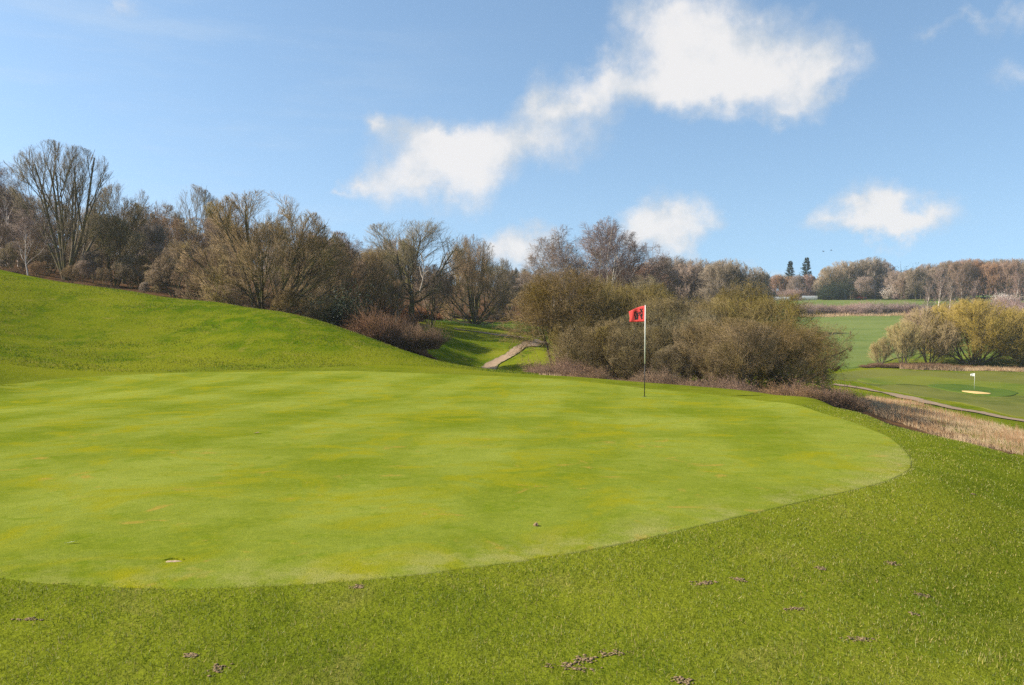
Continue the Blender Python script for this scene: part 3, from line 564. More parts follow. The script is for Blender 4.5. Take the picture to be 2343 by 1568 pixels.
def put(name, proto, vx, d, label, category='tree', vtop=None, height=None, sx=1.0, group=None, rz=None, dz=0.0, parts=None):
    """stand a plant at photograph column vx and distance d, reaching up to photograph row vtop"""
    x = W(vx, 700, d)[0]; z = ground_at(x, d) + dz
    PR = PROTO.get(proto) if isinstance(proto, str) else proto
    if PR is None: PR = B[proto]
    if vtop is not None: height = W(vx, vtop, d)[2] - z
    k = (height / PR['H']) if 'H' in PR else (height / PR['Z'] if vtop is not None else height)
    o = empty(name, (x, d, z), RS.rand() * 6.28 if rz is None else rz, label=label, category=category, group=group)
    o.scale = (k * sx, k * sx, k)
    for part, me in PR.items():
        if part not in ('H', 'Z'): obj(part, me, o)
    return o
# ---------------------------------------------------------------- trees and bushes where they stand
ORD = 'first second third fourth fifth sixth seventh eighth ninth tenth eleventh twelfth thirteenth'.split()
G_LW = 'bare trees filling the wood behind the left mound'
put('ash_tree', 'ash', 152, 70, 'tall open bare ash with pale forking limbs, highest tree at the far left', vtop=322, rz=.6)
put('birch_tree', 'birch_multi', 22, 84, 'purplish birch cut by the left edge of the picture behind the tall ash', vtop=365, rz=1.0)
put('birch_tree', 'birch_a', 66, 62, 'small crooked birch with bright white trunk left of the tall ash', vtop=470, sx=1.2, rz=2.0)
put('oak_tree', 'ash_round', 285, 78, 'olive upright bare tree just right of the tall ash', vtop=420, sx=1.05, rz=2.2)
put('oak_tree', 'scrub_b', 262, 70, 'mossy spreading tree in front of the olive upright tree', vtop=500, sx=1.1, rz=.3)
put('ash_tree', 'ash_round', 430, 104, 'pale fan-shaped bare tree standing above the dark thicket', vtop=418, sx=.92, rz=4.0)
put('oak_tree', 'oak_dome', 606, 59, 'broad dome-shaped oak, the widest crown on the left skyline', vtop=462, sx=1.05, rz=.4)
put('scrub_tree', 'scrub_a', 470, 61, 'russet-brown rounded scrub tree touching the left of the dome-shaped oak', vtop=575, sx=1.2, rz=.9)
put('scrub_tree', 'scrub_a', 520, 56, 'low brown scrub tree under the left half of the dome-shaped oak', vtop=648, sx=1.1, rz=3.9)
put('scrub_tree', 'scrub_b', 680, 58, 'dark tangled scrub tree under the right half of the dome-shaped oak', vtop=665, sx=1.2, rz=5.0)
put('scrub_tree', 'scrub_a', 745, 72, 'dark brown scrub tree on the right shoulder of the dome-shaped oak', vtop=533, sx=1.0, rz=1.3)
put('birch_tree', 'birch_b', 808, 112, 'thin grey birch poking above the wood left of the spreading oak', vtop=518, sx=1.2, rz=.1)
put('birch_tree', 'birch_a', 775, 108, 'lower reddish birch beside the thin grey birch', vtop=540, sx=1.3, rz=3.0)
put('birch_tree', 'birch_a', 45, 98, 'hazy purplish birch behind the tall ash, left half', vtop=430, sx=1.4, rz=2.9)
put('birch_tree', 'birch_b', 5, 94, 'hazy purplish birch right at the left picture edge', vtop=400, sx=1.4, rz=.9)
put('scrub_tree', 'scrub_b', 832, 74, 'multi-stemmed olive scrub tree above the red-brown thicket', vtop=582, sx=1.0, rz=2.6)
put('oak_tree', 'oak_spread', 940, 98, 'spreading oak with wide fan of dark limbs against the sky', vtop=498, sx=1.3, rz=1.1)
put('oak_tree', 'oak_dome', 850, 94, 'low brown oak tucked behind the left of the spreading oak', vtop=575, sx=.8, rz=2.1)
lt = put('leaning_tree', tree(33, 8, 1, ((.22, 0, .62), (.48, .46, .36), .2), [(14, .35, .99, .85, .25, .85, 7, .3, .14, 5, .5), (8, .1, .98, .75, .25, .55, 5, .2, .16, 4, .5), (7, .1, 1, .75, .25, .5, 3, .05, .16, 3, .5), (4, .15, 1, .75, .25, .5, 1, 0, 0, 3, .6)], .24, M['bark'], M['tw_olive'], 2, .011, .72, .5, .45, .05, lean=(.0, 0)), 905, 82, 'dark leaning tree with slanted trunk beside the orange bracken', vtop=602, rz=0)
dead = Geo(); _rng = np.random.RandomState(5); _P = grow(_rng, np.zeros((1, 3)), np.array([[.3, 0, 1.]]), np.array([3.4]), 7, .1, .16); dead.tubes(_P, np.array([.06]), np.array([.025]), 6)
_p, _d, _t, _ = spawn(_rng, _P, 7, .3, .95, .7, .2); _Q = grow(_rng, _p, _d, _rng.uniform(.7, 1.9, 7), 4, .2, .14); dead.tubes(_Q, np.full(7, .035), np.full(7, .015), 5, True)
ds = W(960, 652, 80)
o = obj('dead_snag', dead.mesh('dead_snag', M['bark_dead'], True), label='bleached dead snag with bare forked branches above the leaning tree', category='dead tree'); o.location = (ds[0], ds[1], ds[2] - .6); o.scale = (1.15,) * 3
put('scrub_tree', 'scrub_a', 985, 100, 'twiggy scrub tree filling the gap right of the leaning tree', vtop=600, sx=.85, rz=5.5)
put('oak_tree', 'oak_dome', 1085, 116, 'rounded brown oak at the end of the wood, right of the spreading oak', vtop=552, sx=.72, rz=5.2)
put('scrub_tree', 'scrub_b', 1030, 124, 'slim olive tree at the back of the tee', vtop=575, sx=.8, rz=1.9)
put('oak_tree', 'ash_round', 1140, 135, 'small pale-twigged tree at the right end of the wood', vtop=588, sx=.9, rz=3.1)
# dense filling of the left wood
fill = [(20, 76, 560), (60, 92, 470), (100, 98, 450), (10, 100, 430), (180, 96, 460), (215, 84, 520), (330, 92, 470), (350, 76, 520), (390, 84, 500), (410, 70, 560), (480, 92, 500), (520, 100, 490), (560, 92, 520), (640, 92, 520), (700, 96, 520), (730, 88, 545), (770, 92, 560), (800, 84, 575), (870, 104, 560), (905, 112, 560), (150, 82, 540), (300, 68, 590), (360, 66, 610), (330, 62, 640), (240, 64, 610), (30, 68, 560), (90, 64, 600), (190, 68, 590), (-20, 72, 500), (-40, 90, 420), (860, 90, 620), (30, 80, 520), (75, 76, 540), (120, 86, 510), (200, 78, 540), (235, 90, 500), (280, 84, 520), (320, 80, 545), (375, 92, 500), (5, 66, 590), (60, 68, 585), (110, 72, 575), (165, 64, 610), (215, 70, 580), (270, 72, 590), (320, 70, 590), (370, 74, 570), (430, 78, 560), (470, 74, 580), (520, 76, 570), (570, 80, 560), (640, 78, 570), (690, 74, 590), (740, 78, 590), (790, 76, 610), (980, 122, 620), (1060, 134, 600), (1110, 140, 605), (1170, 142, 612)]
for i, (vx, d, vt) in enumerate(fill):
    put('wood_tree', ('scrub_a', 'scrub_b', 'scrub_a', 'far_a')[i % 4], vx, d, 'bare twiggy tree among the others in the wood left of the valley', vtop=vt + RS.uniform(-8, 8), sx=RS.uniform(.9, 1.15), group=G_LW)
# low undergrowth along the foot of the left wood
for i, (vx, d, h) in enumerate([(250, 58, .5), (290, 57, .6), (190, 60, .45), (400, 58, .5), (450, 57, .5), (520, 57, .6), (600, 57, .6), (660, 57, .7), (720, 58, .8), (780, 60, .9), (20, 62, .4), (140, 61, .4)]):
    put('bramble', ('bramble_a', 'bramble_b')[i % 2], vx, d, 'low bramble clump at the foot of the wood behind the mound', 'bramble', height=h, group='undergrowth behind the left mound')
put('scrub_tree', 'scrub_b', 400, 64, 'dark twiggy thicket tree between the upright tree and the dome-shaped oak', vtop=560, sx=1.2, rz=2.2)
put('holly_bush', 'holly', 760, 68, 'dark evergreen bush under the scrub trees right of the dome-shaped oak', 'bush', height=.6)
# valley between mound and bushes
put('red_thicket', 'red_scrub', 922, 69, 'rounded red-brown thicket on the valley floor below the leaning tree', 'thicket', height=.78, sx=1.0, rz=0)
put('red_thicket', 'red_scrub', 855, 68, 'left end of the red-brown thicket, half hidden by the mound', 'thicket', height=.8, sx=1.0, rz=1.5)
for i, (vx, d, h) in enumerate([(905, 112, 1.3), (940, 116, 1.5), (975, 118, 1.2), (1000, 132, 1.4), (920, 98, 1.2), (960, 124, 1.6), (885, 104, 1.4), (1090, 140, 1.0), (1035, 138, 1.2)]):
    put('bracken_clump', 'bracken', vx, d, 'clump of dead orange bracken on the wooded bank behind the tee', 'bracken', height=h, group='bracken on the bank')
for i, (vx, d, h) in enumerate([(1050, 132, .8), (1100, 132, .8), (1150, 131, .9), (1200, 130, 1.0), (1240, 128, 1.0)]):
    put('bramble', 'bramble_a', vx, d, ORD[i] + ' dark low bramble from the left along the back edge of the tee', 'bramble', height=h, group='brambles along the tee')
# olive and reddish wood behind the birches
for i, (vx, d, vt) in enumerate([(1165, 150, 622), (1190, 160, 618), (1215, 150, 625), (1240, 165, 615), (1260, 150, 628), (1150, 140, 640), (1200, 138, 650), (1245, 135, 660)]):
    put('wood_tree', 'scrub_b', vx, d, 'olive twiggy tree in the thicket left of the birches', vtop=vt, sx=.8, group='olive thicket left of the birches')
for i, (vx, d, vt) in enumerate([(1270, 170, 625), (1300, 180, 620), (1330, 170, 628), (1360, 185, 618), (1390, 175, 625), (1420, 180, 615), (1450, 170, 620), (1480, 175, 612), (1340, 140, 650), (1290, 138, 648), (1400, 140, 655), (1460, 142, 640), (1495, 150, 630)]):
    put('wood_tree', 'russet', vx, d, 'reddish-brown tree in the wood seen between the birch trunks', vtop=vt, sx=1.2, group='reddish wood behind the birches')
# the birch clump
for pr, vx, d, vt, sx, rz, lb in [('birch_a', 1290, 84, 522, 1.25, 0, 'birch leaning left at the left end of the birch clump'), ('birch_b', 1322, 86, 500, 1.2, 1, 'tall birch second from the left in the birch clump'), ('birch_multi', 1372, 84, 490, 1.05, 2.4, 'tallest multi-stemmed birch in the middle of the clump'),
                                  ('birch_a', 1400, 90, 488, 1.2, 3.3, 'birch carrying a dark bird nest in its fork'), ('birch_b', 1443, 86, 535, 1.3, 4.2, 'birch with straight white trunk near the right end of the clump'), ('birch_a', 1475, 92, 575, 1.5, 5.2, 'lowest dark birch at the right end of the clump')]:
    o = put('birch_tree', pr, vx, d, lb, vtop=vt, sx=sx, rz=rz)
    if 'leaning left' in lb: o.rotation_euler = (0, math.radians(-9), 0)
ng = Geo(); _nn = 260; _a = norm(_rng.normal(0, 1, (_nn, 3))); _tn = norm(np.cross(_a, _rng.normal(0, 1, (_nn, 3)))); _c = _a * .24 * _rng.uniform(.6, 1.05, (_nn, 1)) * np.array([1, 1, .85])
ng.tubes(np.stack([_c - _tn * .2, _c + _rng.normal(0, .02, _c.shape), _c + _tn * .2], 1), np.full(_nn, .018), np.full(_nn, .012), 3)
nest = obj('bird_nest', ng.mesh('bird_nest', M['bark']), label='dark ball of twigs, a bird nest high in the birches', category='nest'); nest.location = tuple(W(1409, 617, 88.5)); nest.scale = (1.7, 1.7, 1.6)
ivy = put('ivy_bush', 'holly', 1372, 80, 'dark green ivy climbing the foot of a birch trunk', 'ivy', height=.62); ivy.scale = (.28, .28, .62); ivy.location.z += 1.4
# hawthorn mass in the centre
H_ = [('haw_tree', 1282, 62, 646, 1.02, .3, 'large hawthorn beside the path, leftmost bush of the central thicket'), ('haw_b', 1415, 64, 643, 0.95, 1.4, 'hawthorn behind the flag, second bush from the left'), ('haw_a', 1350, 68, 658, 0.9, 2.9, 'hawthorn in the gap behind the two leftmost bushes'),
      ('haw_b', 1555, 62, 668, 1.0, 4.0, 'olive hawthorn just right of the flag'), ('haw_a', 1640, 66, 654, 1.0, 5.1, 'highest hawthorn on the back of the central thicket'), ('haw_b', 1728, 64, 668, 1.0, .8, 'hawthorn on the right shoulder of the central thicket'),
      ('haw_a', 1818, 61, 712, .95, 2.0, 'dark rounded hawthorn at the right end of the thicket'), ('haw_b', 1490, 58, 700, 1.0, 3.0, 'lower hawthorn directly behind the flagstick'), ('haw_a', 1610, 56, 705, 1.1, 4.4, 'mossy yellow-green hawthorn low in the middle of the thicket'),
      ('haw_b', 1700, 52, 722, 0.95, 5.6, 'pale straggly hawthorn in front of the dark right end'), ('haw_a', 1380, 58, 698, 1.0, 1.1, 'low hawthorn between the leftmost bush and the flag'), ('haw_b', 1778, 57, 728, 1.0, 2.5, 'shaded hawthorn behind the red brambles')]
H_ += [('haw_b', 1470, 56, 742, .85, .7, 'low hawthorn at the foot of the flag, close to the turf'), ('haw_a', 1545, 54, 768, .9, 5.9, 'lowest front hawthorn between the flag and the mossy hawthorn'), ('haw_a', 1455, 61, 690, .8, 3.6, 'ragged hawthorn filling the gap behind the flag'), ('haw_tree', 1515, 67, 664, .8, 4.9, 'straggly hawthorn top standing above the thicket right of the flag'),
       ('haw_tree', 1690, 68, 674, .8, .2, 'straggly hawthorn top on the skyline of the thicket, further right'), ('haw_tree', 1345, 66, 662, .85, 1.9, 'thin hawthorn top between the leftmost bush and its neighbour'), ('haw_b', 1655, 53, 778, .8, 1.2, 'small front hawthorn left of the pale straggly one')]
for pr, vx, d, vt, sx, rz, lb in H_: put('hawthorn_bush', pr, vx, d, lb, 'bush', vtop=vt, sx=sx, rz=rz)
for i, (vx, d, h, k) in enumerate([(1242, 47, .55, 'b'), (1268, 46, .7, 'a'), (1310, 45, .6, 'b'), (1350, 44, .5, 'a'), (1400, 43.5, .45, 'b'), (1450, 43, .42, 'a'), (1505, 42.5, .45, 'b'), (1560, 42, .5, 'a'), (1615, 42, .55, 'b'), (1670, 42, .65, 'a'), (1725, 42, .8, 'b'), (1275, 50, 1.0, 'a'), (1325, 50, .9, 'b'), (1500, 47, .7, 'a'), (1580, 46, .8, 'b'), (1650, 45, .9, 'a')]):
    put('bramble', 'bramble_' + k, vx, d, 'brown bramble clump along the foot of the central thicket', 'bramble', height=h * RS.uniform(.7, 1.0), sx=1.1, group='brambles below the central thicket')
for vx, d, h, lb in [(1805, 46, .7, 'red-brown bramble under the dark right end of the thicket'), (1860, 48, .85, 'broad red-brown bramble mound right of the central thicket'), (1912, 51, .75, 'outermost red-brown bramble mound by the valley track')]:
    put('bramble', 'bramble_a', vx, d, lb, 'bramble', height=h, sx=1.1)
# right-hand side: yellow willows and undergrowth
put('willow_bush', 'willow', 2230, 130, 'big golden-yellow willow at the right edge of the fairway', 'willow', vtop=676, sx=1.3, rz=.5)
put('willow_bush', 'willow', 2345, 131, 'golden willow cut by the right edge of the picture', 'willow', vtop=700, sx=1.2, rz=2.0)
put('willow_bush', 'sallow', 2130, 130, 'pale orange sallow left of the big golden willow', 'willow', vtop=708, sx=1.4, rz=1.0)
put('willow_bush', 'sallow', 2070, 128, 'slender pale sallow, second from the left in the willow row', 'willow', vtop=738, sx=1.2, rz=3.0)
put('willow_bush', 'sallow', 2018, 126, 'lowest sallow at the left end of the willow row', 'willow', vtop=772, sx=1.2, rz=4.0)
for i, (vx, h) in enumerate([(1990, .8), (2020, 1.2), (2055, 1.5), (2090, 1.5), (2125, 1.3), (2160, 1.0), (2200, .9), (2250, .8), (2300, .9), (2340, .9)]):
    put('bramble', 'bramble_a', vx, 123.5, 'brown bramble clump along the foot of the willow row', 'bramble', height=h * RS.uniform(.22, .45), sx=2.6, group='brambles below the willows')
# hedge of purple scrub across the valley
for i, vx in enumerate(range(1840, 2380, 26)):
    put('scrub_bush', 'heath', vx, 266 + RS.uniform(-4, 4), 'low purplish scrub bush in the hedge across the far fairway', 'bush', height=RS.uniform(.65, 1.05), sx=1.4, group='purple scrub hedge across the valley')
for i, (vx, d, h) in enumerate([(2110, 215, 1.0), (2150, 205, 1.1), (2200, 200, 1.3), (2250, 198, 1.4), (2300, 196, 1.5), (2345, 195, 1.5), (2270, 230, 1.6), (2330, 226, 1.7), (2220, 236, 1.3)]):
    put('scrub_bush', 'heath', vx, d, 'purplish scrub bush on the slope behind the golden willow', 'bush', height=h, sx=1.25, group='scrub behind the willows')
# far wood: centre, skyline row and right
for i, vx in enumerate(range(1500, 1706, 17)):
    put('far_tree', ('far_a', 'far_b')[i % 2], vx, 205 + RS.uniform(-8, 12), ORD[i] + ' tree from the left in the tall row behind the central thicket', vtop=(596, 600, 594, 604, 608)[i % 5] + max(0, vx - 1660) * .5, sx=1.15, group='tall row behind the central thicket')
for i, vx in enumerate(range(1700, 1900, 12)):
    put('far_tree', ('russet', 'far_a', 'far_b')[i % 3], vx, 375 + RS.uniform(-8, 14), 'brown tree in the low far wood around the two conifers', vtop=632 + RS.uniform(-5, 8), sx=1.05, group='low far wood around the conifers')
for i, (vx, vt) in enumerate([(1885, 622), (1900, 612), (1915, 604), (1930, 600), (1945, 602), (1960, 598), (1975, 594), (1990, 592), (2005, 594), (2018, 600), (2032, 612), (2045, 624), (1922, 640), (1895, 650), (2010, 640), (1950, 650)]):
    put('far_tree', ('far_b', 'far_a')[i % 2], vx, 352 + RS.uniform(-4, 16), 'bare tree in the tall clump behind the parked cars', vtop=vt, sx=1.1, group='tall clump behind the parked cars')
put('far_tree', 'far_a', 1975, 340, 'round-crowned oak standing alone in front of the tall far clump', vtop=634, sx=1.3)
for i, vx in enumerate(range(2050, 2400, 11)):
    put('far_tree', ('far_a', 'far_b', 'far_a', 'russet')[i % 4], vx, 330 + RS.uniform(-6, 22), 'bare tree in the far wood along the right skyline', vtop=np.interp(vx, [2050, 2120, 2200, 2342], [626, 612, 600, 600]) + RS.uniform(-8, 8), sx=1.1, group='far wood along the right skyline')
for vx, d, vt, lb in [(2147, 235, 590, 'tallest slim birch above the far right wood'), (2172, 230, 622, 'slim birch right of the tallest far birch'), (2200, 232, 612, 'white-stemmed birch third from the left before the right wood'), (2228, 235, 625, 'short birch furthest right before the right wood'), (2120, 238, 628, 'short birch left of the tallest far birch'), (2322, 240, 600, 'pale single birch near the right edge')]:
    put('birch_tree', 'far_birch', vx, d, lb, vtop=vt, sx=1.2)
put('blossom_bush', 'blossom', 2046, 346, 'white blossoming bush at the edge of the far field', 'bush', height=1.1); put('blossom_bush', 'blossom', 2300, 300, 'pale blossoming bush near the right edge before the far wood', 'bush', height=.7, sx=1.5)
for vx, d, h, lb in [(2060, 344, 1.0, 'low brown bush in front of the white blossoming bush'), (2085, 345, .9, 'olive bush right of the white blossoming bush')]: put('scrub_bush', 'heath', vx, d, lb, 'bush', height=h)
for vx, d, h, lb in [(1912, 346, 1.6, 'dark evergreen bush left of the parked blue car'), (1895, 348, 1.3, 'smaller dark evergreen bush by the pale fence'), (2062, 356, 2.0, 'dark evergreen tree behind the blossoming bush')]: put('holly_bush', 'holly', vx, d, lb, 'bush', height=h)
for i, vx in enumerate(range(1710, 2400, 19)):
    put('scrub_bush', 'heath', vx, 368 + RS.uniform(-5, 10), 'low twiggy bush at the foot of the far wood', 'bush', height=RS.uniform(.8, 1.6), sx=1.2, group='undergrowth of the far wood')
# the two conifers
def conifer(seed, H, w, asym):
    rng = np.random.RandomState(seed); tr, cr = Geo(), Geo(); P = grow(rng, np.zeros((1, 3)), np.array([[0, 0, 1.]]), np.array([H]), 12, 0, .01); tr.tubes(P, np.array([.28]), np.array([.04]), 7)
    n = 110; p, d, t, _ = spawn(rng, P, n, .12, .985, 1.45, .12); L = w * H * (1.02 - t) ** .75 * rng.uniform(.65, 1.15, n) + .25; L *= 1 + asym * d[:, 0]
    Q = grow(rng, p, d, L, 4, .35, .05); tr.tubes(Q, np.full(n, .05), np.full(n, .02), 3, True)
    pp, dd, tt, idx = spawn(rng, Q, 34, .12, 1, .9, .3); s = rng.uniform(.22, .5, (len(pp), 1)); dd[:, 2] -= .25; dd = norm(dd)
    cr.quads(pp + dd * s * .6, dd * s, norm(np.cross(dd, rng.normal(0, 1, dd.shape))) * s * .28)
    return {'trunk': tr.mesh('trunk', M['bark'], True), 'crown': cr.mesh('crown', M['leaf_dark']), 'H': H}
put('conifer', conifer(81, 18, .23, .05), 1803, 392, 'narrower dark conifer, left of the pair on the skyline', vtop=597)
put('conifer', conifer(82, 19, .27, .15), 1845, 388, 'taller dark conifer, right of the pair on the skyline', vtop=589)
# ---------------------------------------------------------------- grass, straw, scars
GR = np.random.RandomState(9)
SCARS = [(62, 1417, .10), (500, 1530, .13), (440, 1500, .09), (1310, 1527, .15), (1400, 1496, .10), (1965, 1463, .12), (2040, 1290, .12), (1610, 1334, .13), (1690, 1325, .10), (1820, 1392, .10), (1340, 1510, .12), (2110, 1362, .10), (820, 1342, .09), (1880, 1300, .09), (2225, 1130, .08), (1560, 1555, .12), (2090, 1405, .08)]
SC = np.array([[*hit(a, b, 2.4, 20)[:2], s] for a, b, s in SCARS])
HOLE = hit(394, 1285, 2.4, 20)
def blades(name, x, y, h, w, m, lean=.45, avoid=True, **kw):
    if avoid:
        k = np.ones(len(x), bool)
        for sx, sy, s in SC: k &= (((x - sx) / s) ** 2 + ((y - sy) / (s * .8)) ** 2) > GR.uniform(-.15, .45, len(x))
        k &= ((x - HOLE[0]) / .055) ** 2 + ((y - HOLE[1]) / .035) ** 2 > 1
        x, y, h, w = x[k], y[k], h[k], w[k]
    n = len(x); z = T(x, y) - .002; a = GR.rand(n) * 6.28; b = GR.rand(n) * 6.28; l = np.abs(GR.normal(0, lean, n))
    P = np.column_stack([x, y, z]); s = np.column_stack([np.cos(a), np.sin(a), np.zeros(n)]) * (w * .5)[:, None]
    t = P + np.column_stack([np.sin(l) * np.cos(b), np.sin(l) * np.sin(b), np.cos(l)]) * h[:, None]
    V = np.stack([P - s, P + s, t], 1).reshape(-1, 3)
    return obj(name, mesh(name, V, np.arange(3 * n).reshape(-1, 3), m), kind='stuff', **kw)
def sector(n, d0, d1, a0, a1, p):
    u = GR.rand(n); e = 1 - p
    d = (d0 ** (e + 1) + u * (d1 ** (e + 1) - d0 ** (e + 1))) ** (1 / (e + 1)); th = np.radians(GR.uniform(a0, a1, n)); return d * np.sin(th), d * np.cos(th), d
x, y, d = sector(520000, 2.5, 17, -44, 46, 1.7); k = ~inside(x + GR.normal(0, .035, len(x)), y + GR.normal(0, .05, len(x)), GREEN_POLY); x, y, d = x[k], y[k], d[k]
wx_ = x + .22 * np.sin(y * 7.3 + x * 3.1) + .3 * np.sin(y * 2.1 + 1); wy_ = y + .2 * np.sin(x * 6.1 - y * 2.7) + .3 * np.sin(x * 1.7)
tuft = .82 + .16 * np.sin(wx_ * 5.1) * np.sin(wy_ * 4.3) + .16 * np.sin(wx_ * 11.3 + wy_ * 4) * np.sin(wy_ * 9.7 - wx_ * 3)
blades('fringe_grass', x, y, GR.uniform(.012, .031, len(x)) * tuft * (1 + .55 * (GR.rand(len(x)) < .04)), .0030 * (d / 3.5) ** .8 * GR.uniform(.7, 1.3, len(x)), M['fringe_blades'], .8, label='short coarse grass of the mown fringe in the foreground', category='grass')
x, y, d = sector(190000, 4.2, 13, -42, 40, 1.6); k = inside(x, y, GREEN_POLY); x, y, d = x[k], y[k], d[k]
blades('green_grass', x, y, GR.uniform(.005, .011, len(x)), .0036 * (d / 4.5) ** .9 * GR.uniform(.7, 1.3, len(x)), M['green_blades'], .8, label='closely cut yellow-green grass of the putting green', category='grass')
bi = GR.randint(0, len(GREEN_POLY), 90000); bp = GREEN_POLY[bi]; gc = GREEN_POLY.mean(0); f = 1 - np.abs(GR.normal(0, .022, len(bi))); x = gc[0] + (bp[:, 0] - gc[0]) * f + GR.normal(0, .03, len(bi)); y = gc[1] + (bp[:, 1] - gc[1]) * f + GR.normal(0, .03, len(bi)); d = np.hypot(x, y)
k = (y < 10) & (y > 3.5) & (x > -4.5) & (GR.rand(len(x)) < np.clip(.25 + .75 * np.sin(x * 2.3 + np.sin(x * 5)) * np.sin(x * 1.1 + 1), .12, 1) * np.clip((x + 4) / 3, .3, 1) + .5 * (x > 2.2)); x, y, d = x[k], y[k], d[k]
blades('collar_grass', x, y, GR.uniform(.006, .016, len(x)), .0040 * (d / 4.5) ** .9, M['collar'], .9, label='pale dry grass along the near edge of the putting green', category='grass')
x, y, d = sector(110000, 28.4, 50, -46, 2, 1.2); k = (d > 28.8 - .6 * np.sin(x * .5)); x, y, d = x[k], y[k], d[k]
cl = .55 + .8 * np.clip(np.sin(x * .8 + 2 * np.sin(y * .9)) * np.sin(y * 1.1 + 1.2 * np.sin(x * .7)) + .3, 0, 1)
blades('mound_grass', x, y, GR.uniform(.03, .07, len(x)) * cl, .022 * (d / 32) * GR.uniform(.6, 1.4, len(x)), M['mound_blades'], .7, False, label='rougher tufted grass covering the mound on the left', category='grass')
# bare soil scars and the old hole, parts of the ground
def scar(name, x, y, s, m, hgt=.006, parent=None, seed=0, sy=.8):
    rng = np.random.RandomState(seed); n = 22; R = 6; th = np.arange(n) * 6.2832 / n; edge = s * (1 + .28 * np.sin(th * 2 + rng.rand() * 6) + .18 * np.sin(th * 5 + rng.rand() * 6))
    rr = np.linspace(0, 1, R + 1)[1:]; X = x + rr[:, None] * edge * np.cos(th); Y = y + rr[:, None] * edge * np.sin(th) * sy
    Z = T(X, Y) + .004 + hgt * (1 - rr[:, None] ** 2) * rng.uniform(0, 1.2, X.shape) - .006 * (rr[:, None] > .99)
    V = np.concatenate([[[x, y, ground_at(x, y) + .006]], np.stack([X, Y, Z], -1).reshape(-1, 3)]); i = np.arange(n); j = (i + 1) % n
    q = np.concatenate([np.column_stack([1 + r * n + i, 1 + (r + 1) * n + i, 1 + (r + 1) * n + j, 1 + r * n + j]) for r in range(R - 1)])
    return obj(name, mesh(name, V, [np.column_stack([np.zeros(n, int), 1 + i, 1 + j]), q], m), parent)
OCT = np.array([[1, 0, 0], [-1, 0, 0], [0, 1, 0], [0, -1, 0], [0, 0, 1], [0, 0, -1.]]); OF = np.array([[0, 2, 4], [2, 1, 4], [1, 3, 4], [3, 0, 4], [2, 0, 5], [1, 2, 5], [3, 1, 5], [0, 3, 5]])
for i, (sx, sy, s) in enumerate(SC):       # crumbs of loose earth in a thin, broken patch
    rng = np.random.RandomState(200 + i); g = Geo(); n = 110; ex, ey = rng.uniform(.35, .8), rng.uniform(.22, .45)
    px = sx + s * ex * rng.randn(n) * .45; py = sy + s * ey * rng.randn(n) * .45 + (px - sx) * rng.uniform(-.4, .4); pz = T(px, py); sc = .0015 + .0075 * rng.rand(n) ** 2.5 * (s / .1) ** .5
    for k in range(n): g.add((OCT * rng.uniform(.3, 1.7, (6, 3)) * np.array([1.3, .9, .32])) * sc[k] + np.array([px[k], py[k], pz[k] + .003]), None, OF)
    obj('soil_scar', g.mesh('soil_scar', M['soil']), ground)
# old hole on the green: pale sandy floor behind a lifted turf lip on its far side
scar('sandy_hole_floor', HOLE[0] + .01, HOLE[1] - .008, .045, M['pale_soil'], .006, putting_green, 90, .55)
n = 26; th = np.linspace(.15, 3.0, n); lip = []
for k, (r, zz) in enumerate(((.075, .003), (.065, .011), (.055, .015), (.047, .011), (.044, .004))):
    lip.append(np.column_stack([HOLE[0] + r * np.cos(th) * 1.15, HOLE[1] + r * np.sin(th) * .72, ground_at(HOLE[0], HOLE[1]) + zz * np.sin(th) ** .6 + .002 * np.sin(th * 9 + k)]))
lip = np.concatenate(lip); a = (np.arange(4)[:, None] * n + np.arange(n - 1)).ravel()
obj('turf_lip', mesh('turf_lip', lip, np.column_stack([a, a + 1, a + n + 1, a + n]), M['green'], True), putting_green)
# dry reeds and straw
def straw(name, x, y, h, r, m, lean, **kw):
    n = len(x); P0 = np.column_stack([x, y, T(x, y) - .03]); a = GR.rand(n) * 6.28; l = np.abs(GR.normal(0, lean, n)); D = np.column_stack([np.sin(l) * np.cos(a), np.sin(l) * np.sin(a), np.cos(l)])
    g = Geo(); g.tubes(grow(GR, P0, D, h, 1, 0, 0), r, r * .6, 3, True); return obj(name, g.mesh(name, m), kind='stuff', **kw)
def scatter(poly, n):
    p = np.array(poly); lo, hi = p.min(0), p.max(0); x = GR.uniform(lo[0], hi[0], n * 3); y = GR.uniform(lo[1], hi[1], n * 3); k = inside(x, y, p); return x[k][:n], y[k][:n]
REED = [hit(a, b, 40, 100)[:2] for a, b in [(1920, 918), (1990, 909), (2080, 921), (2180, 945), (2342, 986), (2480, 1020), (2500, 1080), (2342, 1043), (2200, 1014), (2060, 968), (1960, 935)]]
x, y = scatter(REED, 30000); dens = .5 + .5 * np.sin(x * .55 + 1.5 * np.sin(y * .4)) * np.sin(y * .5 + 1.1 * np.sin(x * .35)); near = np.clip((62 - y) / 8, 0, 1); k = GR.rand(len(x)) < np.clip(.22 + .55 * dens + .7 * near, 0, 1); x, y = x[k], y[k]
straw('dry_reeds', x, y, GR.uniform(.2, .5, len(x)), GR.uniform(.008, .015, len(x)), M['straw'], .75, label='flattened bed of dry straw-coloured reeds below the green on the right', category='reeds')
x, y = scatter(REED, 2600); k = (y > 50) & (np.sin(x * .9) * np.sin(y * .7 + x * .2) > .05); x, y = x[k], y[k]
straw('reed_stems', x, y, GR.uniform(.45, .85, len(x)), GR.uniform(.012, .018, len(x)), M['straw_dark'], .12, label='upright russet stems standing in the dry reed bed', category='reeds')
xs, ys, hs = [], [], []
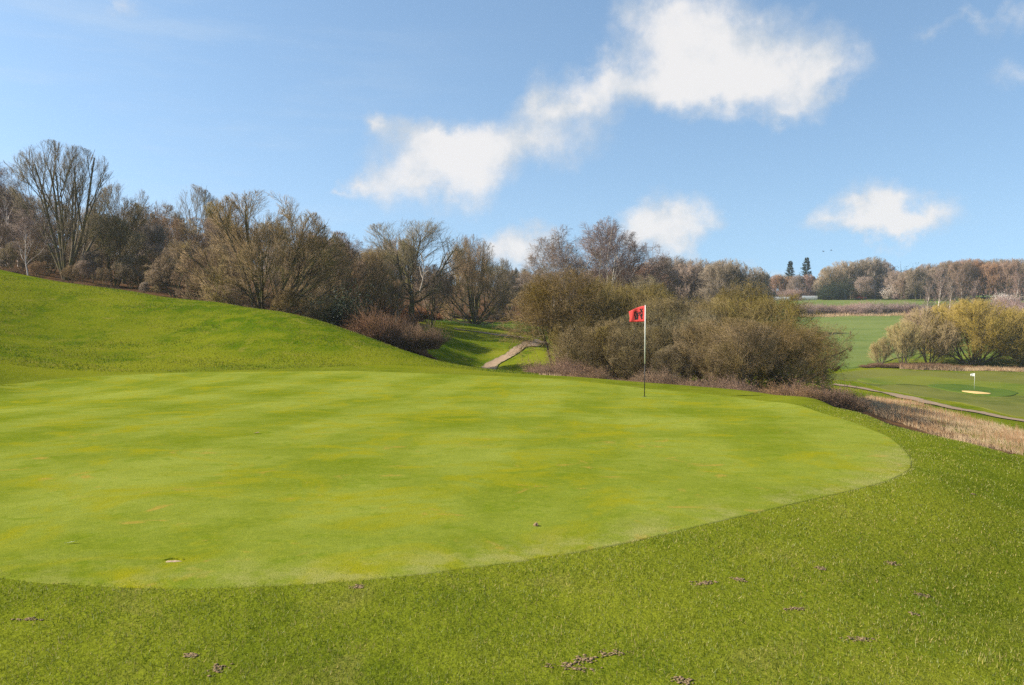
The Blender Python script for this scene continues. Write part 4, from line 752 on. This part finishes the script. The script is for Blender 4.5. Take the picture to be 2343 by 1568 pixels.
for vx0, vx1, d0, d1, nn, hh in [(1230, 1480, 43.5, 46, 1500, .45), (1500, 1780, 42.5, 44.5, 900, .4), (1780, 1960, 43.5, 47, 1200, .45), (2060, 2400, 120.5, 122.5, 2600, .8), (1830, 2400, 254, 262, 5200, 1.3), (2230, 2420, 225, 240, 1500, 1.2)]:
    dd = GR.uniform(d0, d1, nn); vv = GR.uniform(vx0, vx1, nn); xs.append((vv / S - 512) / F * dd); ys.append(dd); hs.append(GR.uniform(.5, 1.1, nn) * hh)
x, y, h = map(np.concatenate, (xs, ys, hs)); straw('dry_grass', x, y, h, .012 + .00012 * y, M['straw'], .5, label='pale dry grass along the feet of the thickets and the far hedge', category='grass')
# ---------------------------------------------------------------- flagsticks
def cyl(r, z0, z1, sides=12, r1=None):
    g = Geo(); P = np.array([[[0, 0, z0], [0, 0, (z0 + z1) / 2], [0, 0, z1]]]); g.tubes(P, np.array([r]), np.array([r1 or r]), sides)
    a = np.arange(sides); v = g.v[0]; g2 = Geo(); g2.add(np.concatenate([v, [[0, 0, z0], [0, 0, z1]]]), g.q[0], np.concatenate([np.column_stack([(a + 1) % sides, a, np.full(sides, 3 * sides)]), np.column_stack([2 * sides + a, 2 * sides + (a + 1) % sides, np.full(sides, 3 * sides + 1)])])); return g2
def flag_surface(wd, h0, droop, n=18, mm=14):
    """returns f(u,v) -> local point; u from the pole outwards, v from bottom to top; the cloth streams towards -x"""
    def f(u, v):
        zt = 0 - droop * u * u * .6 - droop * .4 * u; zb = -h0 - droop * .28 * u + .03 * u * u; z = zb + (zt - zb) * v
        y = .24 * u + .035 * np.sin(u * 5.2 + v * .9) * u + .012 * np.sin(u * 11 + v * 3) * u; x = -wd * u + .012 * np.sin(v * 4) * u
        return np.stack([x, y, z], -1)
    return f
def grid_mesh(name, f, us, vs, m, off=0.0):
    U, V_ = np.meshgrid(us, vs, indexing='ij'); P = f(U, V_); P[..., 1] += off; n, k = U.shape; a = (np.arange(n - 1)[:, None] * k + np.arange(k - 1)).ravel()
    return mesh(name, P.reshape(-1, 3), np.column_stack([a, a + k, a + k + 1, a + 1]), m, True)
def thick_cloth(name, f, m, t=.002):
    us = np.linspace(0, 1, 20); vv = np.linspace(0, 1, 14); U, V_ = np.meshgrid(us, vv, indexing='ij'); A = f(U, V_).reshape(-1, 3); Bk = A + np.array([0, t, 0]); n, k = U.shape
    a = (np.arange(n - 1)[:, None] * k + np.arange(k - 1)).ravel(); N_ = n * k; q = np.column_stack([a, a + k, a + k + 1, a + 1])
    rim = np.concatenate([np.arange(n) * k, (n - 1) * k + np.arange(1, k), (np.arange(n - 1)[::-1]) * k + k - 1, np.arange(1, k - 1)[::-1]]); r2 = np.roll(rim, -1)
    return mesh(name, np.concatenate([A, Bk]), [q, q[:, ::-1] + N_, np.column_stack([rim, rim + N_, r2 + N_, r2])], m, True)
fb = solve_green(1474, 908); fz = ground_at(fb[0], fb[1])
Hf = W(1474, 698, fb[1])[2] - fz; pr = .0105
fs = empty('flagstick', (fb[0], fb[1], fz), label='golf flagstick with red flag standing in the hole on the near green', category='flagstick')
lo = obj('lower_pole', cyl(pr, -.05, Hf * .36).mesh('lower_pole', M['dark_pole'], True), fs, label='dark lower third of the pole')
up = obj('upper_pole', cyl(pr * 1.05, Hf * .36, Hf).mesh('upper_pole', M['white'], True), fs, label='white upper part of the pole')
obj('cup', cyl(.054, -.10, .006, 20).mesh('cup', M['dark_pole'], True), fs).scale = (1, 1, 1)
f1 = flag_surface(.35, .38, .15)
fl = obj('flag', thick_cloth('flag', f1, M['red_flag']), fs); fl.location = (0, 0, Hf - .01)
ART = ["........##.#", "#.##.....###", "####.#...##.", "#.##.#.#.###", "#.########.#", "##.###.#.#.#", "##.###.#.###", ".######.####", ".##.##...###", ".#####...##.", ".#####....##", ".#####....##"]
g = Geo()
for side in (-1, 1):
    for r, row in enumerate(ART):
        for c, ch in enumerate(row):
            if ch != '#': continue
            u0 = .72 - (c / 12) * .56; u1 = u0 - .56 / 12; v1 = .86 - (r / 12) * .70; v0 = v1 - .70 / 12
            q = f1(np.array([u0, u1, u1, u0]), np.array([v0, v0, v1, v1])) + np.array([0, -.002 if side < 0 else .0042, 0]); g.add(q, np.array([[0, 1, 2, 3]]))
obj('emblem', g.mesh('emblem', M['black']), fl, label='black castle emblem printed on the red cloth')
b2 = hit(2228, 893, 80, 130); b2z = ground_at(b2[0], b2[1])
f2 = empty('flagstick', (b2[0], b2[1], b2z), label='distant flagstick with small white flag behind the sand bunker', category='flagstick')
h2 = 2.25; obj('pole', cyl(.014, -.05, h2).mesh('pole', M['white'], True), f2)
ff = obj('flag', thick_cloth('flag', flag_surface(.42, .36, .10), M['white']), f2); ff.location = (0, 0, h2 - .01)
# ---------------------------------------------------------------- small things on the turf
def lump(name, seed, s, m, flat=.6):
    rng = np.random.RandomState(seed); bm = bmesh.new(); bmesh.ops.create_icosphere(bm, subdivisions=2, radius=s)
    for v in bm.verts: v.co *= 1 + rng.uniform(-.28, .22); v.co.z *= flat
    me = bpy.data.meshes.new(name); bm.to_mesh(me); bm.free(); me.materials.append(m); return me
p = hit(1226, 1204, 2.4, 20); o = obj('soil_clod', lump('soil_clod', 3, .019, M['soil'], .9), label='small dark clod of earth lying on the green', category='clod'); o.location = (p[0], p[1], ground_at(p[0], p[1]) + .014)
p = hit(163, 1245, 2.4, 20); t = np.linspace(0, 1, 12); g = Geo(); wv = .007 * np.sin(np.pi * t) ** .7
cen = np.column_stack([(t - .5) * .075, .004 * np.sin(t * 3), .008 + .010 * t * t]); A = cen.copy(); A[:, 1] += wv; Bq = cen.copy(); Bq[:, 1] -= wv; Bq[:, 2] += .004
V = np.concatenate([A, cen + [0, 0, .003], Bq]); i = np.arange(11); o = obj('feather', mesh('feather', V, np.concatenate([np.column_stack([i, i + 1, 13 + i, 12 + i]), np.column_stack([12 + i, 13 + i, 25 + i, 24 + i])]), M['feather'], True), label='small white feather lying on the near left of the green', category='feather'); o.location = (p[0], p[1], ground_at(p[0], p[1]) + .004); o.rotation_euler = (0, 0, .25)
p = hit(587, 993, 2.4, 30); g = Geo(); tt = np.linspace(0, 1, 7); w2 = .022 * np.sin(np.pi * tt) ** .8; c0 = np.column_stack([(tt - .5) * .085, 0 * tt, .006 + .018 * tt * tt]); V = np.concatenate([c0 + np.column_stack([0 * tt, w2, w2 * .5]), c0, c0 - np.column_stack([0 * tt, w2, -w2 * .5])]); i = np.arange(6)
o = obj('fallen_leaf', mesh('fallen_leaf', V, np.concatenate([np.column_stack([i, i + 1, 8 + i, 7 + i]), np.column_stack([7 + i, 8 + i, 15 + i, 14 + i])]), M['pale_soil']), label='pale dry leaf lying in the middle of the green', category='leaf'); o.location = (p[0], p[1], ground_at(p[0], p[1]) + .006)
p = hit(1016, 734, 90, 150); o = obj('tee_marker', cyl(.07, 0, .55, 10, .05).mesh('tee_marker', M['white'], True), label='tiny white marker post at the edge of the distant tee', category='marker'); o.location = (p[0], p[1], ground_at(p[0], p[1]))
# ---------------------------------------------------------------- far fence, cars, birds
def box(g, x0, x1, y0, y1, z0, z1, taper=0.0):
    dx = (x1 - x0) * taper * .5; dy = (y1 - y0) * taper * .3
    g.add(np.array([[x0, y0, z0], [x1, y0, z0], [x1, y1, z0], [x0, y1, z0], [x0 + dx, y0 + dy, z1], [x1 - dx, y0 + dy, z1], [x1 - dx, y1 - dy, z1], [x0 + dx, y1 - dy, z1]], float), np.array([[3, 2, 1, 0], [4, 5, 6, 7], [0, 1, 5, 4], [1, 2, 6, 5], [2, 3, 7, 6], [3, 0, 4, 7]]))
def fence(vx0, vx1, d, npan, mat_key, hgt, label):
    a = W(vx0, 690, d); b = W(vx1, 690, d); x0, x1 = a[0], b[0]; z = max(ground_at(x0, d), ground_at(x1, d)) - .15; o = empty('fence', ((x0 + x1) / 2, d, z), label=label, category='fence'); L = x1 - x0; w = L / npan
    for i in range(npan):
        g = Geo(); n = 6
        for k in range(n): box(g, -L / 2 + i * w + k * w / n + .01, -L / 2 + i * w + (k + 1) * w / n - .01, -.03 + .02 * (k % 2), .03 + .02 * (k % 2), .15, hgt + RS.uniform(-.03, .03))
        obj('panel', g.mesh('panel', M[mat_key]), o)
    for i in range(npan + 1): g = Geo(); box(g, -L / 2 + i * w - .06, -L / 2 + i * w + .06, .06, .18, 0, hgt + .06); obj('post', g.mesh('post', M['fence_brown']), o)
fence(1762, 1808, 350, 6, 'fence', 2.0, 'longer pale grey board fence left of the brown gate in the distance')
fence(1810, 1832, 350.5, 3, 'fence_brown', 1.8, 'brown gate section between the two pale fences in the distance')
fence(1834, 1870, 349.5, 5, 'fence', 2.2, 'shorter pale grey board fence right of the brown gate in the distance')
def car(vx, d, paint, label, rz=0.0):
    x = W(vx, 690, d)[0]; o = empty('parked_car', (x, d, ground_at(x, d) + .25), rz, label=label, category='car')
    bm = bmesh.new(); prof = [(-2.05, .35), (-2.1, .75), (-1.95, .88), (-1.2, .95), (-.75, 1.42), (.85, 1.45), (1.55, .98), (2.0, .9), (2.1, .6), (2.05, .35)]
    A = [bm.verts.new((a, -.85 + (.12 if z > 1.2 else 0), z)) for a, z in prof]; Bv = [bm.verts.new((a, .85 - (.12 if z > 1.2 else 0), z)) for a, z in prof]; bm.faces.new(A); bm.faces.new(Bv[::-1])
    for i in range(len(prof)): j = (i + 1) % len(prof); bm.faces.new((A[i], Bv[i], Bv[j], A[j]))
    bmesh.ops.recalc_face_normals(bm, faces=bm.faces); me = bpy.data.meshes.new('body'); bm.to_mesh(me); bm.free(); me.materials.append(M[paint]); body = obj('body', me, o)
    for s in (-1, 1):
        g = Geo(); g.add(np.array([[-.95, s * .835, .98], [.0, s * .85, .98], [.0, s * .765, 1.36], [-.68, s * .765, 1.36]]) + np.array([0, s * .03, 0]), np.array([[0, 1, 2, 3]])); obj('window', g.mesh('window', M['glass']), o)
        g = Geo(); g.add(np.array([[.08, s * .85, .98], [1.3, s * .835, .98], [.82, s * .765, 1.36], [.08, s * .765, 1.36]]) + np.array([0, s * .03, 0]), np.array([[0, 1, 2, 3]])); obj('window', g.mesh('window', M['glass']), o)
    for wx in (-1.3, 1.3):
        for s in (-1, 1):
            wh = obj('wheel', cyl(.33, -.1, .1, 16).mesh('wheel', M['tyre'], True), o); wh.location = (wx, s * .8, .33); wh.rotation_euler = (math.pi / 2, 0, 0)
            obj('hub', cyl(.18, -.115, .115, 12).mesh('hub', M['fence'], True), wh)
car(1969, 349, 'car_red', 'red car parked under the far trees', .1); car(1921, 350, 'car_blue', 'blue car parked at the far edge of the field, nearer the fence', .6); car(1931, 352, 'car_blue', 'second blue car, right beside the first one under the trees', 1.3)
def bird(vx, vy, d, rz, label):
    g = Geo(); t = np.linspace(0, 1, 7); P = np.column_stack([np.zeros(7), (t - .5) * .42, .0 * t])[None]; r = .055
    for k in range(6): g.tubes(P[:, k:k + 2], np.array([r * math.sin(math.pi * (k / 6 * .9 + .08))]), np.array([r * math.sin(math.pi * ((k + 1) / 6 * .9 + .05))]), 6)
    o = empty('bird', tuple(W(vx, vy, d)), rz, label=label, category='bird'); obj('body', g.mesh('body', M['bird'], True), o)
    for s in (-1, 1):
        g = Geo(); g.add(np.array([[s * .03, .07, .03], [s * .25, .10, .13], [s * .48, .0, .07], [s * .25, -.05, .12], [s * .03, -.06, .03], [s * .25, .02, .115]]), None, np.array([[0, 1, 5], [1, 2, 5], [2, 3, 5], [3, 4, 5], [4, 0, 5]])); obj('wing', g.mesh('wing', M['bird']), o)
bird(1883, 575, 150, .6, 'left of two tiny birds in the sky above the far clump'); bird(1901, 572.5, 155, 1.1, 'right of two tiny birds in the sky above the far clump')
# ---------------------------------------------------------------- air
g = Geo(); box(g, -690, 690, -690, 690, -40, 75)
m = bpy.data.materials.new('thin_spring_haze'); m.use_nodes = True; m.node_tree.nodes.clear(); nt = Net(m.node_tree)
v = nt.n('ShaderNodeVolumePrincipled', {'Color': (.82, .90, 1.0, 1), 'Density': .0002, 'Anisotropy': .2})
nt.n('ShaderNodeOutputMaterial', {1: v.outputs[0]})
obj('haze', g.mesh('haze', m), kind='stuff', label='thin pale blue haze filling the valley air', category='haze')
